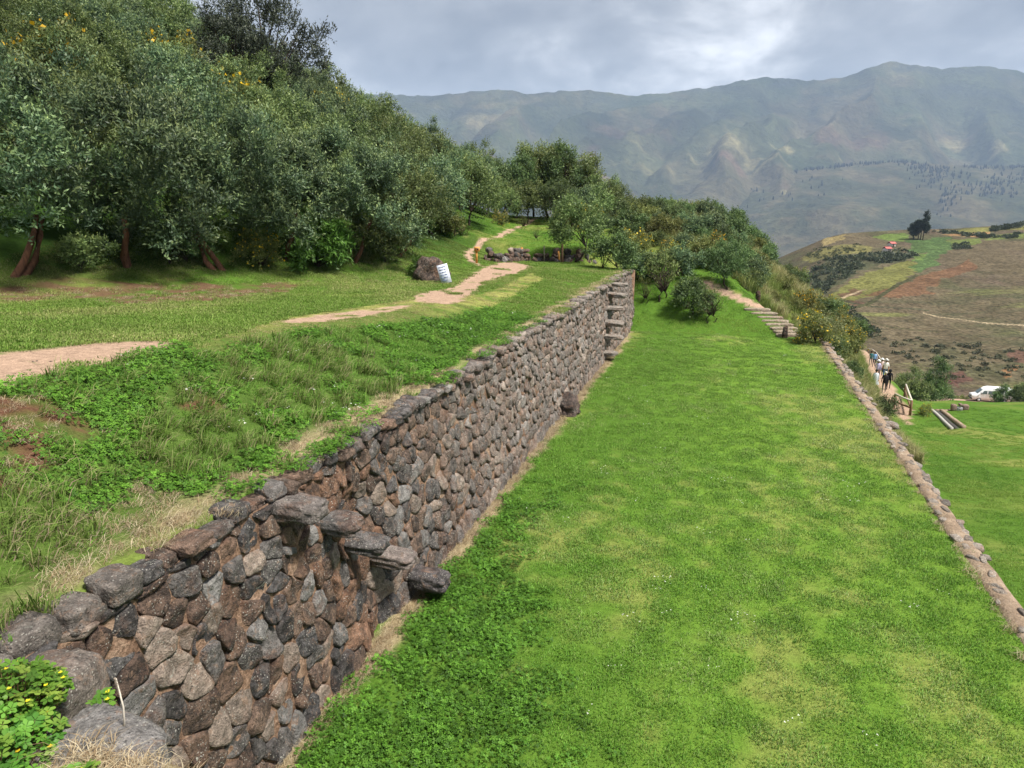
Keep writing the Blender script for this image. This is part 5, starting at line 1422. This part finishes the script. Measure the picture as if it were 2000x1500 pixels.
# water channel with stone kerbs
ch = empty('water_channel', gp(1830, 802), label='narrow stone-edged water channel bending across the lower grass', category='channel')
A, Bq, D_ = np.array(gp(1828, 802)), np.array(gp(1870, 837)), np.array(gp(1866, 800))
def strip(a, b, w, z0, z1, name, mat):
    d = (b - a)[:2]; d = d / np.linalg.norm(d); nrm_ = np.array((-d[1], d[0])); n_ = 9; g_ = Geo(); V = []
    for k in range(n_):
        p = a[:2] + (b - a)[:2] * k / (n_ - 1); zz = float(ground(*p))
        for s_, z_ in ((-w, z0), (-w, z1), (w, z1), (w, z0)): V.append((*(p + nrm_ * s_ / 2), zz + z_))
    i = np.arange(n_ * 4).reshape(n_, 4); q = []
    for k in range(n_ - 1):
        for j in range(4): q.append((i[k, j], i[k, (j + 1) % 4], i[k + 1, (j + 1) % 4], i[k + 1, j]))
    q += [tuple(i[0][::-1]), tuple(i[-1])]
    g_.add(V, np.array(q)); c = link(name, g_.mesh(name, False), MT[mat], ch); c.matrix_parent_inverse = rel(ch); return c
def shift(a, b, s_):
    d = (b - a)[:2]; d = d / np.linalg.norm(d); k = np.array((-d[1], d[0], 0)) * s_; return a + k, b + k
strip(A, Bq, .42, -.2, .035, 'bed', 'chan_dark'); strip(*shift(A, Bq, .33), .24, -.2, .16, 'kerb', 'tan'); strip(*shift(A, Bq, -.30), .18, -.2, .12, 'kerb', 'concrete')
strip(A, D_, .22, -.2, .10, 'kerb', 'tan')
fo = empty('stone_fountain', gp(1872, 802), scl=.62, label='small block of carved stones with a pale face at the end of the channel', category='stones')
for dx, dz, sx, sz, c in ((-.55, .35, .6, .8, (.30, .21, .17)), (.65, .38, .7, .85, (.27, .19, .155)), (0.05, .22, .7, .55, (.42, .42, .44)), (.1, .75, .35, .3, (.25, .2, .15))):
    V, F = rock_geo((sx, .6, sz), dx * 9 + 4, 5, 5, .07); gq = Geo(); gq.add(V, F, np.array(c)); link('stone', gq.mesh('stone'), MT['stone'], fo, loc=(dx, 0, dz))

# walkers, seen from behind
def body_mesh(h, stride, armswing, lean, seed, girth=1.0):
    rs = random.Random(seed); k = h / 1.75; V, E, R = [], [], []
    def v(p, r): V.append((p[0] * k, p[1] * k, p[2] * k)); R.append(r * k); return len(V) - 1
    def chain(start, pts):
        i = start
        for p, r in pts: j = v(p, r); E.append((i, j)); i = j
        return i
    g_ = girth; L = lean
    pel = v((0, 0, .95), .145 * g_)
    ch_ = chain(pel, [((0, L * .12, 1.12), .135 * g_), ((0, L * .25, 1.32), .155 * g_)])
    nk = chain(ch_, [((0, L * .34, 1.48), .062), ((0, L * .38, 1.55), .058)])
    chain(nk, [((0, L * .40 + .015, 1.63), .092), ((0, L * .40 + .005, 1.70), .088), ((0, L * .40, 1.735), .055)])
    for s in (-1, 1):
        st_ = stride * s
        hip = chain(pel, [((s * .095, 0, .88), .098 * g_), ((s * .10, st_ * .5, .50), .062), ((s * .10, st_ * .8 - .06, .12), .042)])
        chain(hip, [((s * .10, st_ * .8 - .05, .05), .045), ((s * .105, st_ * .8 + .13, .035), .036)])
        sh = chain(ch_, [((s * .17, L * .26, 1.40), .068 * g_), ((s * .235, L * .2 - armswing * s * .12, 1.14), .046), ((s * .25, L * .15 - armswing * s * .30 + .05, .90), .036)])
        pm = chain(sh, [((s * .25, L * .15 - armswing * s * .33 + .06, .83), .034)])
        for q in range(4): chain(pm, [((s * (.235 + .004 * q), L * .15 - armswing * s * .34 + .03 + q * .02, .76), .010), ((s * .235, L * .15 - armswing * s * .34 + .04 + q * .018, .715), .009)])
        chain(pm, [((s * .225, L * .15 - armswing * s * .33 + .10, .79), .011)])
    me = bpy.data.meshes.new('tmp'); me.from_pydata(V, E, [])
    o = bpy.data.objects.new('tmp', me); COL.objects.link(o)
    md = o.modifiers.new('s', 'SKIN'); sv = me.skin_vertices[0].data
    for i, r in enumerate(R): sv[i].radius = (r, r * .85)
    sv[0].use_root = True
    o.modifiers.new('u', 'SUBSURF').levels = 1
    dg = bpy.context.evaluated_depsgraph_get(); dg.update()
    out = bpy.data.meshes.new_from_object(o.evaluated_get(dg)); out.name = 'person'
    bpy.data.objects.remove(o); bpy.data.meshes.remove(me)
    return out, k
CLOTH = {}
def cloth(c):
    if c not in CLOTH: CLOTH[c] = mat_cloth('cloth', c)
    return CLOTH[c]
SKIN_C, HAIR_C = (0.36, 0.20, 0.13), (0.012, 0.010, 0.009)
def person(loc, rz, h, top, leg, shoe, hair, label, seed, hat=None, stride=.28, lean=.06, shorts=False, long_coat=None, sleeves=True, girth=1.0, hood=None):
    me, k = body_mesh(h, stride, .5, lean, seed, girth)
    for m in (cloth(top), cloth(leg), cloth(shoe), cloth(SKIN_C)): me.materials.append(m)
    for p in me.polygons:
        c = p.center / k; arm = abs(c.x) > .19 and c.z < 1.3 and c.z > .6
        if arm: i = 3 if c.z < .88 or (not sleeves and c.z < 1.15) else 0
        elif c.z < .07: i = 2
        elif c.z < .92: i = 3 if shorts and c.z < .5 else 1
        elif c.z < 1.49: i = 0
        else: i = 3
        p.material_index = i; p.use_smooth = True
    o = link('person', me, None, loc=loc, rot=(0, 0, rz), label=label, category='person', group='walkers on the lower footpath')
    hy, hz = lean * .40, 1.665
    if hood is None:
        V, F = rock_geo((.205, .225, .23), seed, 6, 2.1, .03); V[:, 1] -= .012; V = V[:, :]; gq = Geo(); gq.add((V + np.array((0, hy - .01, hz + .015))) * k, F)
        hm = gq.mesh('hair')
        link('hair', hm, cloth(hair), o)
    else:
        V, F = rock_geo((.25, .27, .32), seed, 6, 2.1, .03); gq = Geo(); gq.add((V + np.array((0, hy - .01, hz - .02))) * k, F); link('hood', gq.mesh('hood'), cloth(hood), o)
    # face on the far side: nose, eyes and mouth line
    gq = Geo(); gq.box((0, (hy + .112) * 1, 1.635), (.03, .035, .045), (.3, 0, 0)); 
    for s in (-1, 1): gq.box((s * .034, hy + .098, 1.665), (.024, .012, .012)); gq.box((s * .098, hy, 1.645), (.02, .045, .06))
    gq.box((0, hy + .098, 1.59), (.045, .012, .010)); gm = gq.mesh('face', False); gm.transform(Matrix.Scale(k, 4)); link('face', gm, cloth(SKIN_C), o)
    if hat:
        gq = Geo(); z0 = 1.69
        gq.tube([(0, hy, z0), (0, hy, z0 + .012), (0, hy, z0 + .02), (0, hy, z0 + .10), (0, hy, z0 + .135)], [.20, .205, .115, .105, .05], 14)
        hm = gq.mesh('hat'); hm.transform(Matrix.Scale(k, 4)); link('hat', hm, cloth(hat), o)
    if long_coat:
        gq = Geo(); n_ = 16
        prof_ = [(1.46, .10, .08), (1.38, .22, .14), (1.1, .25, .17), (.8, .27, .19), (.45, .31, .22)]
        V = []
        for z_, a_, b_ in prof_:
            for j in range(n_):
                t = j / n_ * 6.283; w = 1 + .06 * math.sin(5 * t + z_ * 6); V.append((a_ * w * math.cos(t), lean * .2 + b_ * w * math.sin(t), z_))
        q = [(i * n_ + j, i * n_ + (j + 1) % n_, (i + 1) * n_ + (j + 1) % n_, (i + 1) * n_ + j) for i in range(len(prof_) - 1) for j in range(n_)]
        gq.add(np.array(V) * k, np.array(q)); cm = gq.mesh('poncho'); link('poncho', cm, cloth(long_coat), o)
    return o
def walk(a, d, off=0):
    """a spot on the lower footpath at forward distance d, on the line of sight of column a"""
    x, y = fr(d, lat_of(a, 740) * d); return (x, y, float(ground(x, y)))
HD = -.22
person(walk(1679, 108), HD + .1, 1.72, (0.13, 0.17, 0.26), (0.10, 0.12, 0.16), (.05, .05, .05), HAIR_C, 'walker in blue-grey jacket farthest down the path', 1)
person(walk(1696, 80), HD, 1.62, (0.05, 0.16, 0.17), (.05, .06, .08), (.03, .03, .03), HAIR_C, 'dark-haired walker in teal half behind the bank, beside the blue shirt', 2)
person(walk(1703, 78), HD, 1.72, (0.24, 0.42, 0.72), (.015, .017, .03), (.02, .02, .02), (.08, .06, .05), 'walker in light blue shirt and black trousers', 3)
person(walk(1712, 62), HD, 1.66, (0.52, 0.47, 0.72), (0.34, 0.24, 0.25), (.05, .03, .03), HAIR_C, 'walker in lavender shirt, light shorts and white hat', 4, hat=(.78, .78, .76), shorts=True)
person(walk(1718.5, 64.5), HD, 1.68, (0.68, 0.50, 0.48), (.03, .035, .05), (.25, .05, .04), HAIR_C, 'walker in pink top and white hat between lavender and white shirts', 5, hat=(.80, .80, .78))
person(walk(1727, 62), HD - .1, 1.78, (0.80, 0.77, 0.72), (.045, .10, .20), (.05, .05, .05), HAIR_C, 'walker in white shirt and blue jeans', 6, sleeves=False, hat=(.60, .58, .55), girth=1.12)
person(walk(1710, 57), HD, 1.66, (0.50, 0.54, 0.60), (.30, .32, .36), (.03, .03, .03), HAIR_C, 'walker in pale grey poncho with black hair', 7, long_coat=(0.52, 0.57, 0.63), lean=.1)
person(walk(1729, 55.5), HD, 1.76, (0.022, 0.020, 0.022), (.05, .05, .05), (.5, .5, .5), (.55, .52, .48), 'white-haired walker in black jacket', 8, girth=1.15)
person(walk(1737, 57), HD, 1.68, (0.012, 0.012, 0.015), (.015, .015, .02), (.02, .02, .02), HAIR_C, 'walker in black hooded coat beside the white-haired one', 9, hood=(.012, .012, .014))
# white van on the road
vp = on_ground(1895, 779, ground)
vx, vy = fr(113, lat_of(1895, 775) * 113); vz = float(ground(vx, vy))
van = empty('van', (vx, vy, vz), (0, 0, YAW + math.radians(-18)), label='white high-roofed passenger van parked on the road behind a bush', category='van')
sec = [(0.0, .45, 1.05, .86), (.10, .38, 1.18, .93), (.75, .36, 1.32, .97), (1.35, .36, 1.95, .95), (1.75, .36, 2.38, .90), (2.3, .36, 2.52, .90), (5.4, .36, 2.52, .90), (5.68, .40, 2.40, .88), (5.72, .5, 2.2, .86)]
n_ = 12; V = []
for x_, zb, zt, w_ in sec:
    for j in range(n_):
        t = (j + .5) / n_ * 2 * math.pi; c_, s_ = math.cos(t), math.sin(t)
        yy = w_ * np.sign(c_) * abs(c_) ** .35; zz = (zb + zt) / 2 + (zt - zb) / 2 * np.sign(s_) * abs(s_) ** .45
        V.append((x_, yy * (1 - .08 * max(0, (zz - 1.3) / 1.2)), zz))
q = [(i * n_ + j, (i + 1) * n_ + j, (i + 1) * n_ + (j + 1) % n_, i * n_ + (j + 1) % n_) for i in range(len(sec) - 1) for j in range(n_)]
gq = Geo(); gq.add(V, np.array(q)); m0 = len(V)
bm_ = gq.mesh('body'); b2 = bmesh.new(); b2.from_mesh(bm_); bmesh.ops.holes_fill(b2, edges=b2.edges); bmesh.ops.recalc_face_normals(b2, faces=b2.faces); b2.to_mesh(bm_); b2.free()
link('body', bm_, MT['van_white'], van)
gq = Geo(); V = [(.80, -.72, 1.36), (.80, .72, 1.36), (1.42, .66, 2.02), (1.42, -.66, 2.02)]; gq.add([(x - .03, y, z + .04) for x, y, z in V], np.array([(0, 1, 2, 3)])); link('windscreen', gq.mesh('windscreen', False), MT['glass_dark'], van)
for s_ in (-1, 1):
    for x0, x1 in ((1.25, 2.05), (2.2, 3.2), (3.35, 4.35), (4.5, 5.4)):
        gq = Geo(); gq.add([(x0, s_ * .985, 1.38), (x1, s_ * .985, 1.38), (x1, s_ * .965, 1.95), (x0 + (.35 if x0 < 1.5 else 0), s_ * .965, 1.95)], np.array([(0, 1, 2, 3)])); link('side_window', gq.mesh('side_window', False), MT['glass_dark'], van)
    for x0 in (1.0, 4.6):
        gq = Geo(); gq.tube([(x0, s_ * .72, .36), (x0, s_ * .74, .36), (x0, s_ * .94, .36), (x0, s_ * .97, .36)], [.30, .36, .36, .30], 18); wh = link('wheel', gq.mesh('wheel'), MT['tyre'], van)
        gq = Geo(); gq.tube([(x0, s_ * .95, .36), (x0, s_ * .985, .36)], [.21, .19], 14); link('rim', gq.mesh('rim'), MT['rim'], wh)
    gq = Geo(); gq.box((.04, s_ * .68, .98), (.12, .34, .20)); link('headlight', gq.mesh('headlight', False), MT['lamp'], van)
    gq = Geo(); gq.box((1.15, s_ * 1.08, 1.52), (.10, .20, .26)); link('mirror', gq.mesh('mirror', False), MT['bumper'], van)
gq = Geo(); gq.box((-.02, 0, .52), (.16, 1.7, .22)); link('bumper', gq.mesh('bumper', False), MT['bumper'], van)
gq = Geo(); gq.box((-.01, 0, .86), (.10, .85, .14)); link('grille', gq.mesh('grille', False), MT['bumper'], van)
# parapet along the road and the bush in front of the van
rw = empty('road_parapet', (0, 0, 0), kind='thing', label='low pale parapet along the far side of the road', category='parapet')
a_, b_ = fr(121, lat_of(1786, 760) * 121), fr(121, lat_of(2010, 760) * 121)
for k in range(14):
    p0 = np.array(a_) + (np.array(b_) - np.array(a_)) * k / 14; p1 = np.array(a_) + (np.array(b_) - np.array(a_)) * (k + .985) / 14; m_ = (p0 + p1) / 2
    gq = Geo(); gq.box((m_[0], m_[1], float(ground(*m_)) + .35), (float(np.linalg.norm(p1 - p0)), .3, .8), (0, 0, math.atan2(*(p1 - p0)[::-1]))); link('block', gq.mesh('block', False), MT['concrete'], rw)
def at_f(a, b, d, kd, s, name, label, cat='bush', sz=1.0):
    x, y = fr(d, lat_of(a, b) * d); plant(kd, (x, y, CAM_H + slope_of(b) * d), s, None, name, label, cat, sz=sz)
def ground_f(a, d, kd, s, name, label, cat='bush', sz=1.0):
    x, y = fr(d, lat_of(a, 780) * d); plant(kd, (x, y, float(ground(x, y)) - .1), s, None, name, label, cat, sz=sz)
ground_f(1966, 93, 'shrub0', 1.9, 'road_bush', 'large dark bush standing in front of the van'); ground_f(1998, 90, 'shrub4', 1.7, 'road_bush', 'dark bush at the right edge, beside the large one')
ground_f(1995, 112, 'tree0', .9, 'road_bush', 'bush behind the road at the right edge'); ground_f(1840, 100, 'shrub0', 2.2, 'road_bush', 'bush left of the van, behind the small cypress-like tree')
ground_f(1815, 84, 'tree2', .9, 'road_bush', 'leafy bush below the small cypress-like tree'); ground_f(1875, 124, 'shrub2', 1.8, 'road_bush', 'light bush above the parapet near the van')
ground_f(1770, 92, 'tree2', 1.2, 'road_bush', 'big olive bush downhill of the walkers'); ground_f(1790, 104, 'tree0', 1.0, 'road_bush', 'rounded bush left of the parapet end')

# ------------------------------------------------------------------ on the field hill: tall tree, huts, scrub
ep = on_ground(1793, 468, mid_h, t1=900)
c = np.concatenate([clump_set(26, 2.2, 2.5, 11.5, 701), clump_set(22, 1.9, 3.0, 14.2, 702) + np.array((2.6, .4, 0)), clump_set(20, 1.9, 2.0, 9.0, 703) + np.array((-2.6, 0, 0))])
et = empty('eucalyptus', ep, label='tall dark tree cluster alone on the crest of the field hill', category='tree')
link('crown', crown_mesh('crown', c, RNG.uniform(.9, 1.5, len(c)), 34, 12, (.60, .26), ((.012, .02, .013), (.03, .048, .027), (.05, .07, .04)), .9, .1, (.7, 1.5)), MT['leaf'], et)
gq = Geo()
for dx in (0, 2.4, -2.4, 1.2): gq.tube([(dx, 0, -1), (dx * 1.05, .1, 4), (dx * 1.1, 0, 9)], [.3, .22, .1], 7)
link('trunk', gq.mesh('trunk'), MT['bark_dark'], et)
for a, b, w, lab in ((1732, 492, 3.6, 'tiny hut with bright red roof on the field hill'), (1741, 482, 3.2, 'tiny hut with pinkish roof just above the red-roofed one')):
    p = on_ground(a, b, mid_h, t1=900); o = empty('hut', p, (0, 0, YAW + .3), label=lab, category='hut')
    gq = Geo(); gq.box((0, 0, .9), (w, 2.6, 2.0)); wl_ = link('wall', gq.mesh('wall', False), MT['adobe'], o)
    gq = Geo(); gq.box((0, -1.33, .75), (.8, .06, 1.5)); link('door', gq.mesh('door', False), MT['door'], o)
    gq = Geo(); h_ = w / 2 + .3
    gq.add([(-h_, -1.7, 1.8), (h_, -1.7, 1.8), (h_, 0, 2.8), (-h_, 0, 2.8), (-h_, 1.7, 1.8), (h_, 1.7, 1.8), (-h_, -1.7, 1.7), (h_, -1.7, 1.7), (h_, 0, 2.7), (-h_, 0, 2.7), (-h_, 1.7, 1.7), (h_, 1.7, 1.7)],
           np.array([(0, 1, 2, 3), (3, 2, 5, 4), (7, 6, 9, 8), (8, 9, 10, 11), (0, 6, 7, 1), (4, 5, 11, 10)])); link('roof', gq.mesh('roof', False), MT['roof_red'], o)
g = Geo()
def bush_at(p, s, col):
    n_ = 46; d = unit(RNG.standard_normal((n_, 3))); d[:, 2] = np.abs(d[:, 2]) * .8
    P = np.array(p) + d * RNG.uniform(.3, 1, (n_, 1)) * np.array((s * .95, s * .95, s * .75)) * RNG.uniform(.75, 1.25, 3)
    V, F, C = leaf_cloud(P, unit(d + .7 * RNG.standard_normal((n_, 3))), RNG.uniform(.35, .7, n_) * s, RNG.uniform(.25, .45, n_) * s, np.array(col) * RNG.uniform(.6, 1.5, (n_, 1)) * random.uniform(.8, 1.3))
    g.add(V, F, C)
def scrub_zone(n, poly, s, col):
    for _ in range(n):
        for _t in range(30):
            a = random.uniform(min(p[0] for p in poly), max(p[0] for p in poly)); b = random.uniform(min(p[1] for p in poly), max(p[1] for p in poly))
            if in_poly(a, b, poly): break
        p = on_ground(a, b, mid_h, t1=900); bush_at(p, random.uniform(*s), col)
DK = (0.045, 0.056, 0.028)
scrub_zone(110, [(1580, 530), (1620, 500), (1690, 492), (1700, 512), (1640, 550), (1590, 580)], (1.2, 2.6), DK)
scrub_zone(60, [(1700, 496), (1760, 488), (1790, 500), (1750, 512), (1700, 515)], (1.2, 2.4), DK)
scrub_zone(50, [(1820, 452), (1900, 456), (1960, 462), (1990, 456), (1985, 466), (1900, 464)], (1.2, 2.4), DK)
scrub_zone(40, [(1930, 447), (2000, 437), (2000, 444), (1940, 452)], (1.5, 2.6), DK)
scrub_zone(26, [(1855, 478), (1895, 474), (1895, 486), (1860, 488)], (1.0, 2.0), DK)
scrub_zone(110, [(1680, 640), (1800, 660), (2000, 680), (2000, 740), (1850, 740), (1740, 690)], (.5, 1.3), (0.062, 0.066, 0.034))
scrub_zone(60, [(1590, 560), (1660, 600), (1720, 650), (1690, 660), (1640, 600)], (.8, 1.7), DK)
scrub_zone(60, [(1560, 500), (1600, 485), (1680, 475), (1690, 490), (1600, 505)], (.8, 1.5), (0.07, 0.075, 0.03))
link('hill_scrub', g.mesh('hill_scrub'), MT['shrub'], kind='stuff', label='dark scrub scattered over the field hill', category='scrub')

# ------------------------------------------------------------------ air
hz = Geo(); hz.box((0, 1500, 480), (19000, 19000, 1820))
hm = hz.mesh('haze', False)
m = bpy.data.materials.new('haze_air'); m.use_nodes = True; m.node_tree.nodes.clear()
mo = m.node_tree.nodes.new('ShaderNodeOutputMaterial'); pv = m.node_tree.nodes.new('ShaderNodeVolumePrincipled')
pv.inputs['Color'].default_value = (0.49, 0.66, 0.94, 1); pv.inputs['Density'].default_value = 0.000098; pv.inputs['Anisotropy'].default_value = 0.0
m.node_tree.links.new(pv.outputs[0], mo.inputs['Volume'])
link('haze', hm, m, kind='stuff', label='pale blue haze in the air over the valley', category='haze')
